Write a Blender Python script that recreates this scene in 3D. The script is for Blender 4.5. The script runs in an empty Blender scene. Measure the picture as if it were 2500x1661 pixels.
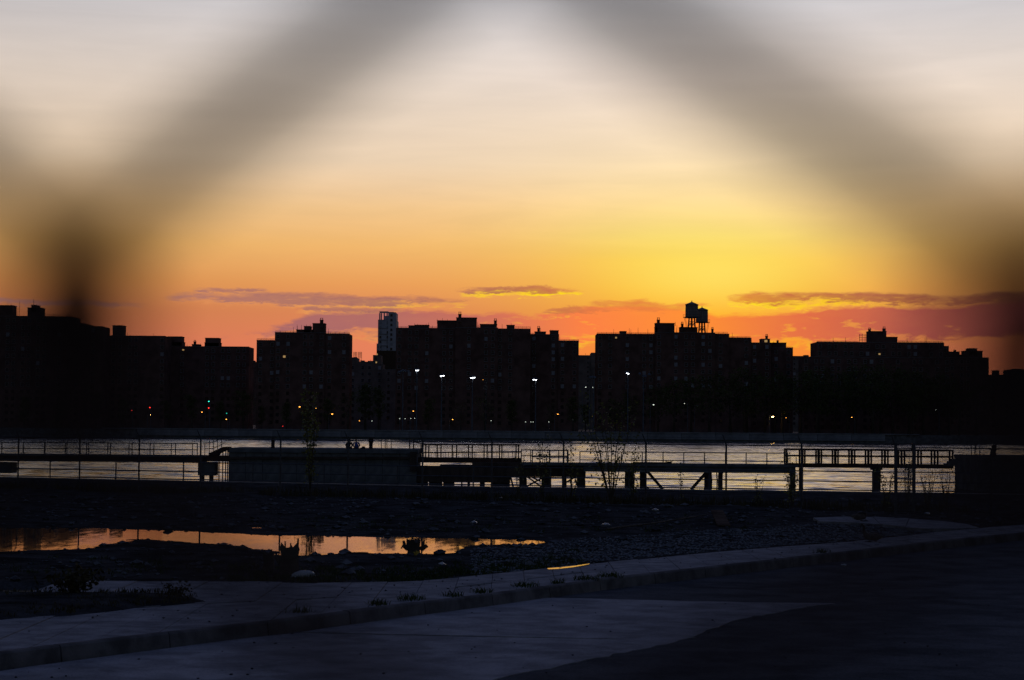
import bpy, bmesh, math, random
import numpy as np
from mathutils import Vector, Matrix, noise as mnoise
random.seed(7)
R = math.radians
SC = bpy.context.scene
COL = SC.collection

# ---------------------------------------------------------------- camera
CAM_Z, F_PX, CX, CY = 3.5, 5000.0, 1250.0, 830.5       # eye height, focal length in pixels of a 2500 px wide picture
PITCH, ROLL = math.atan(207/5000), 0.0079
r0, u0, FW = Vector((1, 0, 0)), Vector((0, -math.sin(PITCH), math.cos(PITCH))), Vector((0, math.cos(PITCH), math.sin(PITCH)))
RT = math.cos(ROLL)*r0 + math.sin(ROLL)*u0
UP = -math.sin(ROLL)*r0 + math.cos(ROLL)*u0
cam = bpy.data.cameras.new('camera')
cam.lens, cam.sensor_width, cam.sensor_fit = 72.0, 36.0, 'HORIZONTAL'
cam.clip_start, cam.clip_end = 0.01, 20000
cam.dof.use_dof = True
cam.dof.focus_distance = 260
cam.dof.aperture_fstop = 6.9
camo = bpy.data.objects.new('camera', cam)
COL.objects.link(camo)
m = Matrix((RT, UP, -FW)).transposed().to_4x4()
m.translation = (0, 0, CAM_Z)
camo.matrix_world = m
SC.camera = camo

# ---------------------------------------------------------------- exposure
SC.view_settings.view_transform = 'Standard'
SC.view_settings.look = 'None'
SC.view_settings.exposure = 0.0
SC.view_settings.gamma = 1.0
SC.view_settings.use_curve_mapping = False
SC.render.engine = 'CYCLES'
SC.cycles.use_denoising = True
SC.cycles.max_bounces = 6
SC.cycles.diffuse_bounces = 3
SC.cycles.glossy_bounces = 3
SC.cycles.sample_clamp_indirect = 4.0
SC.cycles.caustics_reflective = False
SC.cycles.caustics_refractive = False

def lin(c):
    return tuple(((v/255+0.055)/1.055)**2.4 if v/255 > 0.04045 else v/255/12.92 for v in c)

# ---------------------------------------------------------------- sky
SUN_AZ, SUN_EL = 5.4, 3.6          # degrees right of straight ahead, degrees up
world = bpy.data.worlds.new('World')
SC.world = world
world.use_nodes = True
WT = world.node_tree
WT.nodes.clear()

class S:
    """a node socket with arithmetic"""
    tree = None
    def __init__(s, k): s.k = k
    @staticmethod
    def put(inp, v):
        if isinstance(v, S): S.tree.links.new(v.k, inp)
        else: inp.default_value = v
    def op(s, kind, *a, clamp=False):
        n = S.tree.nodes.new('ShaderNodeMath'); n.operation = kind; n.use_clamp = clamp
        for i, v in enumerate((s,)+a): S.put(n.inputs[i], v)
        return S(n.outputs[0])
    def __add__(s, o): return s.op('ADD', o)
    def __sub__(s, o): return s.op('SUBTRACT', o)
    def __mul__(s, o): return s.op('MULTIPLY', o)
    def __truediv__(s, o): return s.op('DIVIDE', o)
    __radd__ = __add__
    __rmul__ = __mul__
    def __rsub__(s, o): return (s*-1.0)+o
    def max(s, o): return s.op('MAXIMUM', o)
    def min(s, o): return s.op('MINIMUM', o)
    def step(s, lo, hi):
        n = S.tree.nodes.new('ShaderNodeMapRange'); n.interpolation_type = 'SMOOTHSTEP'
        S.put(n.inputs[0], s); S.put(n.inputs[1], lo); S.put(n.inputs[2], hi)
        n.inputs[3].default_value, n.inputs[4].default_value = 0, 1
        return S(n.outputs[0])
    def gauss(s, c, w):
        q = (s-c)/w
        return (q*q*-1.0).op('EXPONENT')
    def ramp(s, stops, mode='LINEAR'):
        n = S.tree.nodes.new('ShaderNodeValToRGB'); n.color_ramp.interpolation = mode
        e = n.color_ramp.elements
        while len(e) < len(stops): e.new(0.5)
        for el, (p, c) in zip(e, stops):
            el.position = p; el.color = (*c, 1) if not isinstance(c, (int, float)) else (c, c, c, 1)
        S.put(n.inputs[0], s)
        return S(n.outputs[0])

def xyz(x, y, z):
    n = S.tree.nodes.new('ShaderNodeCombineXYZ')
    for i, v in enumerate((x, y, z)): S.put(n.inputs[i], v)
    return S(n.outputs[0])
def noise(vec, scale, detail=4, rough=0.55, dist=0.0, dim='3D'):
    n = S.tree.nodes.new('ShaderNodeTexNoise'); n.noise_dimensions = dim
    if vec is not None: S.put(n.inputs['Vector'], vec)
    n.inputs['Scale'].default_value = scale; n.inputs['Detail'].default_value = detail
    n.inputs['Roughness'].default_value = rough; n.inputs['Distortion'].default_value = dist
    return S(n.outputs[0])
def mix(f, a, b, kind='MIX'):
    n = S.tree.nodes.new('ShaderNodeMix'); n.data_type = 'RGBA'; n.blend_type = kind
    S.put(n.inputs[0], f)
    for i, v in ((6, a), (7, b)):
        if isinstance(v, tuple): v = (*v, 1)
        S.put(n.inputs[i], v)
    return S(n.outputs[2])

def build_sky():
    S.tree = WT
    tc = WT.nodes.new('ShaderNodeTexCoord')
    sp = WT.nodes.new('ShaderNodeSeparateXYZ')
    WT.links.new(tc.outputs['Generated'], sp.inputs[0])
    X, Y, Z = (S(o) for o in sp.outputs)
    DEG = 57.29578
    el = Z.max(-1.0).min(1.0).op('ARCSINE')*DEG
    az = X.op('ARCTAN2', Y)*DEG
    hor = (X*X+Y*Y).op('SQRT').max(0.001)
    cosaz = (X*math.sin(R(SUN_AZ))+Y*math.cos(R(SUN_AZ)))/hor
    fac = (el.max(0.0)/90.0).op('SQRT')
    def rp(pts): return fac.ramp([(math.sqrt(e/90), lin(c)) for e, c in pts])
    far = rp([(0, (216, 112, 94)), (2.2, (230, 130, 94)), (3.1, (222, 136, 88)), (3.9, (234, 159, 92)), (5, (243, 186, 113)), (6, (244, 200, 144)),
              (7.3, (239, 213, 183)), (9.6, (231, 216, 203)), (11.6, (210, 206, 208)), (14.5, (156, 166, 198)), (18.5, (96, 109, 148)), (27, (59, 70, 105)),
              (48, (45, 55, 87)), (90, (40, 50, 81))])
    near = rp([(0, (255, 118, 40)), (2.2, (255, 148, 34)), (3.1, (255, 176, 40)), (3.9, (255, 200, 58)), (4.6, (255, 210, 76)), (5.3, (255, 225, 122)), (6.2, (255, 223, 154)),
               (7.6, (251, 226, 188)), (9.6, (240, 223, 210)), (11.6, (212, 208, 210)), (14.5, (156, 166, 198)), (18.5, (96, 109, 148)), (27, (59, 70, 105)),
              (48, (45, 55, 87)), (90, (40, 50, 81))])
    sunset = mix(az.gauss(SUN_AZ, 4.8), far, near)
    # away from the sun the dusk sky is the sky texture's own
    nt = WT.nodes.new('ShaderNodeTexSky')
    nt.sky_type = 'NISHITA'; nt.sun_disc = False
    nt.sun_elevation = R(1.5); nt.sun_rotation = R(SUN_AZ)
    nt.air_density = 1.0; nt.dust_density = 1.0; nt.ozone_density = 2.0
    dusk = mix(1.0, S(nt.outputs[0]), (0.058, 0.058, 0.058), 'MULTIPLY')
    sky = mix(cosaz.step(0.70, 0.945), mix(el.step(12, 60), dusk, sunset), sunset)
    # the glow where the sun stands behind the thin cloud
    sky = mix(az.gauss(SUN_AZ+0.2, 2.6)*el.gauss(4.3, 0.95)*0.6, sky, lin((255, 232, 112)))
    # farther round from the sun the glow dies away
    away = 1.0-(az-SUN_AZ).op('ABSOLUTE').step(8.0, 24.0)*(0.34-el.step(2.5, 8.0)*0.16)*(1.0-el.step(18.0, 30.0))
    sky = mix(1.0, sky, xyz(away, away, away*0.97+0.03), 'MULTIPLY')
    # faint high cirrus
    ci = noise(xyz(az*0.09-el*0.10, el*0.5, 3.0), 1.0, 5, 0.55, 0.9)
    ci2 = noise(xyz(az*0.10+el*0.22, el*1.1, 9.0), 1.3, 5, 0.6, 0.8)
    sky = mix(((ci-0.5)*0.42+(ci2-0.5)*0.32+0.5).max(0.0).min(1.0)*0.34, sky, (0.5, 0.42, 0.36), 'SOFT_LIGHT')
    shade = ((ci-0.5)*0.26+(ci2-0.5)*0.16)*el.step(3.2, 6.0)*(1.0-el.step(14, 30))+1.0
    sky = mix(1.0, sky, xyz(shade, shade, shade), 'MULTIPLY')
    # low clouds
    n1 = noise(xyz(az*0.42, el*1.5, 1.7), 1.0, 6, 0.62, 0.4)
    n2 = noise(xyz(az*1.9, el*8.5, 5.1), 1.0, 7, 0.68, 0.6)
    n3 = noise(xyz(az*0.9, el*3.2, 8.4), 1.0, 5, 0.6, 0.3)
    front = cosaz.step(0.3, 0.75)
    PX = 0.01146
    def A(x): return (x-1250)*PX
    def E(x, y): return (1037+0.0079*(x-1250)-y)*PX
    streaks = [(480, 655, 712, 6), (430, 1120, 731, 13), (640, 1010, 741, 9), (1120, 1410, 710, 8), (730, 1000, 760, 8), (1440, 1720, 748, 12),
               (1780, 1990, 733, 16), (1900, 2290, 733, 13), (2180, 2700, 741, 16), (1330, 1500, 757, 8), (1960, 2130, 728, 9), (2600, 3500, 748, 14), (-600, 330, 742, 9)]
    def clouds(dy):
        e2 = el+dy+(n1-0.5)*0.55+(n2-0.5)*0.30
        q = None
        for x0, x1, y, h in streaks:
            xc = (x0+x1)/2
            a = (az-A(xc))/((x1-x0)/2*PX); b = (e2-E(xc, y))/(h*PX)
            v = 1.0-(a*a)*(a*a)-b*b
            q = v if q is None else q.max(v)
        q = q.max(-3.0)+(n2-0.5)*2.7+(n3-0.5)*2.6
        thin = q.step(-0.5, 1.0)
        T = ((az+20.0)/40.0).ramp([((A(x)+20)/40, (E(x, y))/5.0) for x, y in
            ((-300, 850), (450, 836), (640, 806), (760, 770), (1000, 764), (1300, 764), (1430, 752), (1560, 745), (1680, 756), (1760, 776), (1870, 771), (2000, 757),
             (2160, 752), (2340, 757), (2480, 748), (2900, 756))])*5.0
        e3 = el+dy+(n1-0.5)*0.50+(n3-0.5)*0.22+(n2-0.5)*0.15
        bank = ((T-e3)/0.10).step(-0.6, 0.9)*(((e3-2.28+(n3-0.5)*0.9+(az-4.0).op('ABSOLUTE')*-0.02)/0.14).step(-0.5, 1.0))
        bank = bank*(1.0-(n3*n1*4.0-1.0+(n2-0.5)).step(0.25, 0.6)*0.6)
        return thin*front, bank*front
    thin0, bank0 = clouds(0.0)
    thin1, bank1 = clouds(0.10)       # the same clouds a little lower: the lit underside and rim
    caz = (az+20.0)/40.0
    def cr(pts): return caz.ramp([((a+20)/40, lin(c)) for a, c in pts])
    bankc = cr([(-14, (160, 104, 106)), (-9, (164, 104, 106)), (-4, (172, 104, 102)), (-1, (200, 108, 92)), (2, (252, 126, 70)), (5.2, (255, 138, 54)), (8, (228, 108, 70)), (11, (182, 88, 78)), (16, (152, 84, 84))])
    thinc = cr([(-14, (168, 118, 114)), (-8, (164, 110, 106)), (-3, (164, 104, 98)), (0, (176, 100, 78)), (3, (226, 124, 66)), (5.4, (236, 132, 60)), (7.5, (196, 100, 66)), (10, (168, 88, 70)), (16, (130, 78, 76))])
    rimc = cr([(-14, (232, 150, 108)), (-7, (248, 168, 98)), (-2, (255, 206, 40)), (2, (255, 220, 20)), (5.4, (255, 230, 40)), (9, (255, 206, 30)), (12, (232, 140, 60)), (16, (200, 120, 80))])
    rim = thin1.max(bank1*0.6)*(az.gauss(SUN_AZ-1, 8.0)*1.0+0.15)*(n3.step(0.40, 0.56)*0.5+0.5)
    sky = mix(rim.min(1.0), sky, rimc)
    sky = mix(bank0*(0.82+0.26*n3).min(0.97), sky, bankc)
    sky = mix(thin0*(0.55+0.5*n2).min(0.9), sky, thinc)
    # ground haze line under the horizon takes the colour of dark land
    sky = mix(el.step(-0.8, -0.2), (0.012, 0.012, 0.016), sky)
    bg = WT.nodes.new('ShaderNodeBackground'); S.put(bg.inputs[0], sky); bg.inputs[1].default_value = 1.0
    out = WT.nodes.new('ShaderNodeOutputWorld'); WT.links.new(bg.outputs[0], out.inputs[0])
build_sky()
world.cycles.sampling_method = 'MANUAL'
world.cycles.sample_map_resolution = 1024

# ---------------------------------------------------------------- sun, low behind the cloud bank
sun = bpy.data.lights.new('sun', 'SUN')
sun.energy, sun.angle, sun.color = 0.04, R(30), (1.0, 0.55, 0.22)      # all but hidden: only its glow comes through
suno = bpy.data.objects.new('sun', sun)
COL.objects.link(suno)
sd = Vector((math.sin(R(SUN_AZ))*math.cos(R(SUN_EL)), math.cos(R(SUN_AZ))*math.cos(R(SUN_EL)), math.sin(R(SUN_EL))))
suno.rotation_euler = (-sd).to_track_quat('-Z', 'Y').to_euler()
suno.location = (40, 400, 120)

# ---------------------------------------------------------------- pixel to place
def ray(px, py):
    return FW + RT*((px-CX)/F_PX) - UP*((py-CY)/F_PX)
def AT(px, py, Y):                 # the point at distance Y
    d = ray(px, py); t = Y/d.y
    return Vector((d.x*t, Y, CAM_Z+d.z*t))
def G(px, py, z=0.0):              # the point on the level z
    d = ray(px, py); t = (z-CAM_Z)/d.z
    return Vector((d.x*t, d.y*t, z))

# ---------------------------------------------------------------- materials
MATS = {}
def mat(name, col, rough=0.85, metal=0.0, var=0.25, scale=3.0, bump=0.0, bscale=30.0, emit=None, estr=0.0, col2=None, spec=None, stretch=None, speck=0.0, stain=0.0):
    if name in MATS: return MATS[name]
    m = bpy.data.materials.new(name); m.use_nodes = True
    t = m.node_tree; S.tree = t
    b = t.nodes['Principled BSDF']
    b.inputs['Roughness'].default_value = rough; b.inputs['Metallic'].default_value = metal
    if spec is not None: b.inputs['Specular IOR Level'].default_value = spec
    tc = t.nodes.new('ShaderNodeTexCoord'); v = S(tc.outputs['Object'])
    if stretch:
        mp = t.nodes.new('ShaderNodeMapping'); mp.inputs['Scale'].default_value = stretch
        t.links.new(v.k, mp.inputs[0]); v = S(mp.outputs[0])
    n = noise(v, scale, 6, 0.6, 0.3)
    c2 = col2 or tuple(min(1, x*(1-var)) for x in col)
    c1 = col if col2 else tuple(min(1, x*(1+var)) for x in col)
    c = mix(n.step(0.32, 0.68), c2, c1)
    if speck:      # aggregate
        k = (noise(v, scale*22, 3, 0.7)-0.5)*(speck*4.0)+1.0; c = mix(1.0, c, xyz(k, k, k), 'MULTIPLY')
    if stain:      # old stains and patches
        k = 1.0-noise(v, scale*0.33, 5, 0.62, 1.2).step(0.50, 0.66)*stain; c = mix(1.0, c, xyz(k, k, k), 'MULTIPLY')
    S.put(b.inputs['Base Color'], c)
    if bump:
        bn = t.nodes.new('ShaderNodeBump'); bn.inputs['Strength'].default_value = bump; bn.inputs['Distance'].default_value = 0.03
        S.put(bn.inputs['Height'], noise(v, bscale, 5, 0.65))
        t.links.new(bn.outputs[0], b.inputs['Normal'])
    if emit:
        b.inputs['Emission Color'].default_value = (*emit, 1); b.inputs['Emission Strength'].default_value = estr
    MATS[name] = m
    return m

brick = mat('brick', (0.21, 0.12, 0.10), 0.9, var=0.3, scale=0.25, spec=0)
brick2 = mat('brick_dark', (0.20, 0.115, 0.10), 0.9, var=0.3, scale=0.25, spec=0)
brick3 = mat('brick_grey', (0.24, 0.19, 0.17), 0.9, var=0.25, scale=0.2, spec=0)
roofm = mat('roof_concrete', (0.26, 0.25, 0.25), 0.9, scale=0.4, spec=0)
pale_wall = mat('pale_concrete', (0.62, 0.62, 0.66), 0.8, var=0.12, scale=0.15)
glass = mat('window_glass', (0.03, 0.035, 0.045), 0.12, var=0.2, scale=0.4)
blind = mat('window_blind', (0.42, 0.42, 0.46), 0.6, var=0.2, scale=0.5)
lit = mat('lit_window', (0.8, 0.6, 0.3), 0.6, emit=(1.0, 0.62, 0.22), estr=0.35)
frame_m = mat('window_frame', (0.4, 0.4, 0.42), 0.6, scale=1)
steel = mat('dark_steel', (0.10, 0.10, 0.11), 0.55, metal=0.0, scale=2.0, spec=.2)
rust = mat('rusty_steel', (0.16, 0.075, 0.045), 0.8, metal=0.2, scale=1.5, col2=(0.06, 0.04, 0.035), spec=.05)
galv = mat('galvanised_steel', (0.13, 0.135, 0.15), 0.6, metal=0.3, scale=6, spec=.2)
wire_m = mat('fence_wire', (0.10, 0.06, 0.05), 0.8, scale=60, spec=.05)
conc = mat('concrete', (0.30, 0.29, 0.30), 0.9, var=0.22, scale=1.4, bump=0.35, bscale=25)
conc_dk = mat('pier_concrete', (0.22, 0.23, 0.24), 0.9, var=0.35, scale=0.8, bump=0.4, bscale=8, spec=0)
timber = mat('pier_timber', (0.12, 0.085, 0.065), 0.9, var=0.4, scale=1.2, bump=0.4, bscale=10, stretch=(1, 1, 0.2), spec=0)
tank_m = mat('tank_wood', (0.42, 0.36, 0.33), 0.85, var=0.3, scale=1.0, stretch=(4, 4, 0.3))
bark = mat('bark', (0.11, 0.085, 0.065), 0.95, var=0.4, scale=3, bump=0.5, bscale=12)
leaf_far = mat('far_foliage', (0.10, 0.115, 0.035), 0.8, var=0.5, scale=0.25, spec=.05)
leaf_y = mat('sapling_leaf', (0.26, 0.24, 0.045), 0.6, var=0.4, scale=2.5)
weed_m = mat('dry_weed', (0.10, 0.08, 0.04), 0.9, var=0.5, scale=2, spec=.05)
grass_m = mat('grass', (0.06, 0.085, 0.025), 0.8, var=0.45, scale=4, spec=.1)
stone_m = mat('rubble_stone', (0.15, 0.15, 0.16), 0.9, var=0.6, scale=1.6, spec=0)
# ---------------------------------------------------------------- mesh helpers
class MB:
    def __init__(s): s.v, s.f, s.mi = [], [], []
    def add(s, vs, fs, mi=0):
        o = len(s.v); s.v += [tuple(p) for p in vs]; s.f += [tuple(i+o for i in f) for f in fs]; s.mi += [mi]*len(fs); return s
    def box(s, x0, x1, y0, y1, z0, z1, mi=0):
        vs = [(x, y, z) for z in (z0, z1) for y in (y0, y1) for x in (x0, x1)]
        return s.add(vs, [(0, 2, 3, 1), (4, 5, 7, 6), (0, 1, 5, 4), (2, 6, 7, 3), (0, 4, 6, 2), (1, 3, 7, 5)], mi)
    def bar(s, a, b, w, h=None, mi=0):
        """rectangular bar from a to b, w across and h deep"""
        a, b = Vector(a), Vector(b); d = (b-a).normalized(); h = h or w
        up = Vector((0, 0, 1)) if abs(d.z) < 0.95 else Vector((0, 1, 0))
        x = d.cross(up).normalized()*w/2; y = x.cross(d).normalized()*h/2
        vs = [p+i*x+j*y for p in (a, b) for i, j in ((-1, -1), (1, -1), (1, 1), (-1, 1))]
        return s.add(vs, [(3, 2, 1, 0), (4, 5, 6, 7)]+[(k, (k+1) % 4, (k+1) % 4+4, k+4) for k in range(4)], mi)
    def tube(s, pts, rad, n=8, mi=0, caps=True):
        """round tube along points; rad is a number or a list"""
        pts = [Vector(p) for p in pts]; m_ = len(pts)
        rs = rad if isinstance(rad, (list, tuple)) else [rad]*m_
        vs, fs = [], []; prev = None
        for i, p in enumerate(pts):
            d = (pts[min(i+1, m_-1)]-pts[max(i-1, 0)]).normalized()
            if prev is None: prev = d.orthogonal().normalized()
            x = (prev-d*prev.dot(d)).normalized(); prev = x; y = d.cross(x)
            for k in range(n):
                a = 2*math.pi*k/n
                vs.append(p+(x*math.cos(a)+y*math.sin(a))*rs[i])
        for i in range(m_-1):
            for k in range(n):
                a, b = i*n+k, i*n+(k+1) % n
                fs.append((a, b, b+n, a+n))
        if caps: fs += [tuple(reversed(range(n))), tuple(range((m_-1)*n, m_*n))]
        return s.add(vs, fs, mi)
    def lathe(s, c, prof, n=16, mi=0):
        """profile of (radius, z) about a vertical axis through c"""
        c = Vector(c); vs, fs = [], []
        for r_, z in prof:
            for k in range(n):
                a = 2*math.pi*k/n; vs.append((c.x+r_*math.cos(a), c.y+r_*math.sin(a), c.z+z))
        for i in range(len(prof)-1):
            for k in range(n):
                a, b = i*n+k, i*n+(k+1) % n; fs.append((a, b, b+n, a+n))
        fs += [tuple(reversed(range(n))), tuple(range((len(prof)-1)*n, len(prof)*n))]
        return s.add(vs, fs, mi)
    def prism(s, poly, y0, y1, mi=0):
        """polygon of (x, z) pushed from y0 to y1"""
        n = len(poly); vs = [(x, y0, z) for x, z in poly]+[(x, y1, z) for x, z in poly]
        return s.add(vs, [tuple(range(n)), tuple(reversed(range(n, 2*n)))]+[(k, k+n, (k+1) % n+n, (k+1) % n) for k in range(n)], mi)
    def slab(s, poly, z0, z1, mi=0):
        """polygon of (x, y) pushed from z0 to z1"""
        n = len(poly); vs = [(x, y, z0) for x, y in poly]+[(x, y, z1) for x, y in poly]
        return s.add(vs, [tuple(reversed(range(n))), tuple(range(n, 2*n))]+[(k, (k+1) % n, (k+1) % n+n, k+n) for k in range(n)], mi)
    def mesh(s, name, mats, org=(0, 0, 0), smooth=False, fix=False):
        me = bpy.data.meshes.new(name)
        o = Vector(org)
        me.from_pydata([tuple(Vector(p)-o) for p in s.v] if o.length else s.v, [], s.f)
        for m_ in (mats if isinstance(mats, (list, tuple)) else [mats]): me.materials.append(m_)
        if any(s.mi): me.polygons.foreach_set('material_index', s.mi)
        if smooth: me.polygons.foreach_set('use_smooth', [True]*len(s.f))
        if fix:
            bm = bmesh.new(); bm.from_mesh(me); bmesh.ops.recalc_face_normals(bm, faces=bm.faces); bm.to_mesh(me); bm.free()
        me.update()
        return me

def link(name, data, parent=None, loc=(0, 0, 0), rot=None, scale=None):
    o = bpy.data.objects.new(name, data); COL.objects.link(o); o.location = loc
    if rot: o.rotation_euler = rot
    if scale: o.scale = scale
    if parent: o.parent = parent
    return o
def tag(o, label=None, cat=None, group=None, kind=None):
    for k, v in (('label', label), ('category', cat), ('group', group), ('kind', kind)):
        if v: o[k] = v
    return o
def thing(name, label, cat, loc, group=None, rotz=0.0):
    o = link(name, None, loc=loc, rot=(0, 0, rotz)); o.empty_display_size = 0.2
    return tag(o, label, cat, group)
def part(t, name, mb, mats, smooth=False, kind=None, label=None, under=None, fix=False):
    """a mesh given in world coordinates, as a child of thing t (or of its part 'under')"""
    o = link(name, mb.mesh(name, mats, t.location, smooth, fix), under or t)
    return tag(o, label, kind=kind)
def local(t, name, mb, mats, smooth=False, under=None, fix=False):
    return link(name, mb.mesh(name, mats, (0, 0, 0), smooth, fix), under or t)
def whole(name, mb, mats, label, cat, org=(0, 0, 0), group=None, kind=None, smooth=False, fix=False):
    return tag(link(name, mb.mesh(name, mats, org, smooth, fix), loc=org), label, cat, group, kind)
def struct(name, mb, mats, smooth=False, label=None):
    return tag(link(name, mb.mesh(name, mats, (0, 0, 0), smooth)), label, kind='structure')

WATER_Z = -2.0
BANK_Z = 0.9            # level of the far bank
SHORE = 723.0           # distance of the far sea wall
# ================================================================ water and far bank
def water_mat(name, ripple, scale, stretch, rough, tint=(0.012, 0.016, 0.02), bias=0.0, far=False):
    m_ = bpy.data.materials.new(name); m_.use_nodes = True; t = m_.node_tree; S.tree = t
    b = t.nodes['Principled BSDF']
    b.inputs['Base Color'].default_value = (*tint, 1); b.inputs['Roughness'].default_value = rough; b.inputs['IOR'].default_value = 1.33
    tc = t.nodes.new('ShaderNodeTexCoord'); mp = t.nodes.new('ShaderNodeMapping'); mp.inputs['Scale'].default_value = stretch
    t.links.new(tc.outputs['Object'], mp.inputs[0]); v = S(mp.outputs[0])
    n = t.nodes.new('ShaderNodeTexNoise'); n.inputs['Scale'].default_value = scale; n.inputs['Detail'].default_value = 5; n.inputs['Roughness'].default_value = 0.6; n.inputs['Distortion'].default_value = .4
    t.links.new(v.k, n.inputs['Vector'])
    sp = t.nodes.new('ShaderNodeSeparateColor'); t.links.new(n.outputs['Color'], sp.inputs[0])
    k = ripple
    if far:      # wind patches: calm and ruffled stretches
        k = (noise(v, scale*0.045, 3, 0.5).step(.3, .7)*.6+.6)*ripple
    nz = t.nodes.new('ShaderNodeVectorMath'); nz.operation = 'NORMALIZE'
    S.put(nz.inputs[0], xyz((S(sp.outputs[0])-.5)*k, ((S(sp.outputs[1])-.5).op('ABSOLUTE')*-1.0*k-bias) if bias else (S(sp.outputs[1])-.5)*k, 1.0)); t.links.new(nz.outputs[0], b.inputs['Normal'])
    return m_
river_m = water_mat('river_water', 1.35, 0.24, (0.6, 1.0, 1.0), 0.08, bias=.016, far=True)   # at this low angle only the wave faces turned to the viewer show
mb = MB()
mb.add([(-1500, 104, WATER_Z), (1500, 104, WATER_Z), (1500, SHORE+2, WATER_Z), (-1500, SHORE+2, WATER_Z)], [(0, 1, 2, 3)])
struct('river', mb, river_m)

bank_m = mat('bank_soil', (0.09, 0.085, 0.07), 0.95, scale=0.05)
mb = MB().add([(-4000, SHORE+1.5, BANK_Z), (4000, SHORE+1.5, BANK_Z), (7000, 9000, BANK_Z), (-7000, 9000, BANK_Z)], [(0, 1, 2, 3)])
struct('far_bank_ground', mb, bank_m)
# sea wall: concrete panels with a cap
wall_t = thing('sea_wall', 'long pale concrete sea wall along the far bank of the river', 'sea wall', (0, SHORE, WATER_Z))
mb = MB().box(-420, 420, SHORE+0.4, SHORE+1.5, WATER_Z-1, BANK_Z+0.1)
part(wall_t, 'footing', mb, conc_dk)
seaw = mat('sea_wall_concrete', (0.34, 0.35, 0.38), 0.85, var=0.35, scale=0.12)
pm = MB().box(0, 11.86, 0, 0.38, 0, 2.25).mesh('panel', seaw)
for k in range(-11, 11):
    link('panel', pm, wall_t, (k*12.0+random.uniform(-.03, .03), random.uniform(-.04, 0.0), 0.75+random.uniform(-.05, .05)))
cm = MB().box(0, 23.9, -0.1, 1.2, 0, 0.28).mesh('cap', seaw)
for k in range(-6, 6): link('cap', cm, wall_t, (k*24.0, -0.1, 3.08))
# low rail along the promenade on the wall
mb = MB()
for k in range(-105, 106):
    mb.box(k*2.0-.03, k*2.0+.03, SHORE+0.7, SHORE+0.76, BANK_Z+.45, BANK_Z+1.5)
for z in (0.75, 1.1, 1.48): mb.box(-210, 210, SHORE+0.71, SHORE+0.75, BANK_Z+z, BANK_Z+z+.05)
part(wall_t, 'promenade_rail', mb, steel)

# ================================================================ buildings of the far bank
STOREY = 2.78
win_meshes = {}
def win_mesh(kind):
    if kind not in win_meshes:
        w, h = 1.15, 1.35; mb = MB()
        mb.add([(-w/2, -.02, 0), (w/2, -.02, 0), (w/2, -.02, h), (-w/2, -.02, h)], [(0, 1, 2, 3)], 0)
        mb.box(-w/2-.08, -w/2, -.07, .02, 0, h, 1).box(w/2, w/2+.08, -.07, .02, 0, h, 1)
        mb.box(-w/2-.14, w/2+.14, -.13, .02, -.1, 0, 1).box(-w/2-.08, w/2+.08, -.08, .02, h, h+.09, 1).box(-w/2, w/2, -.06, -.021, h*.5-.03, h*.5+.03, 1)
        win_meshes[kind] = mb.mesh('window', [{'dark': glass, 'blind': blind, 'lit': lit}[kind], frame_m])
    return win_meshes[kind]

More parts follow.
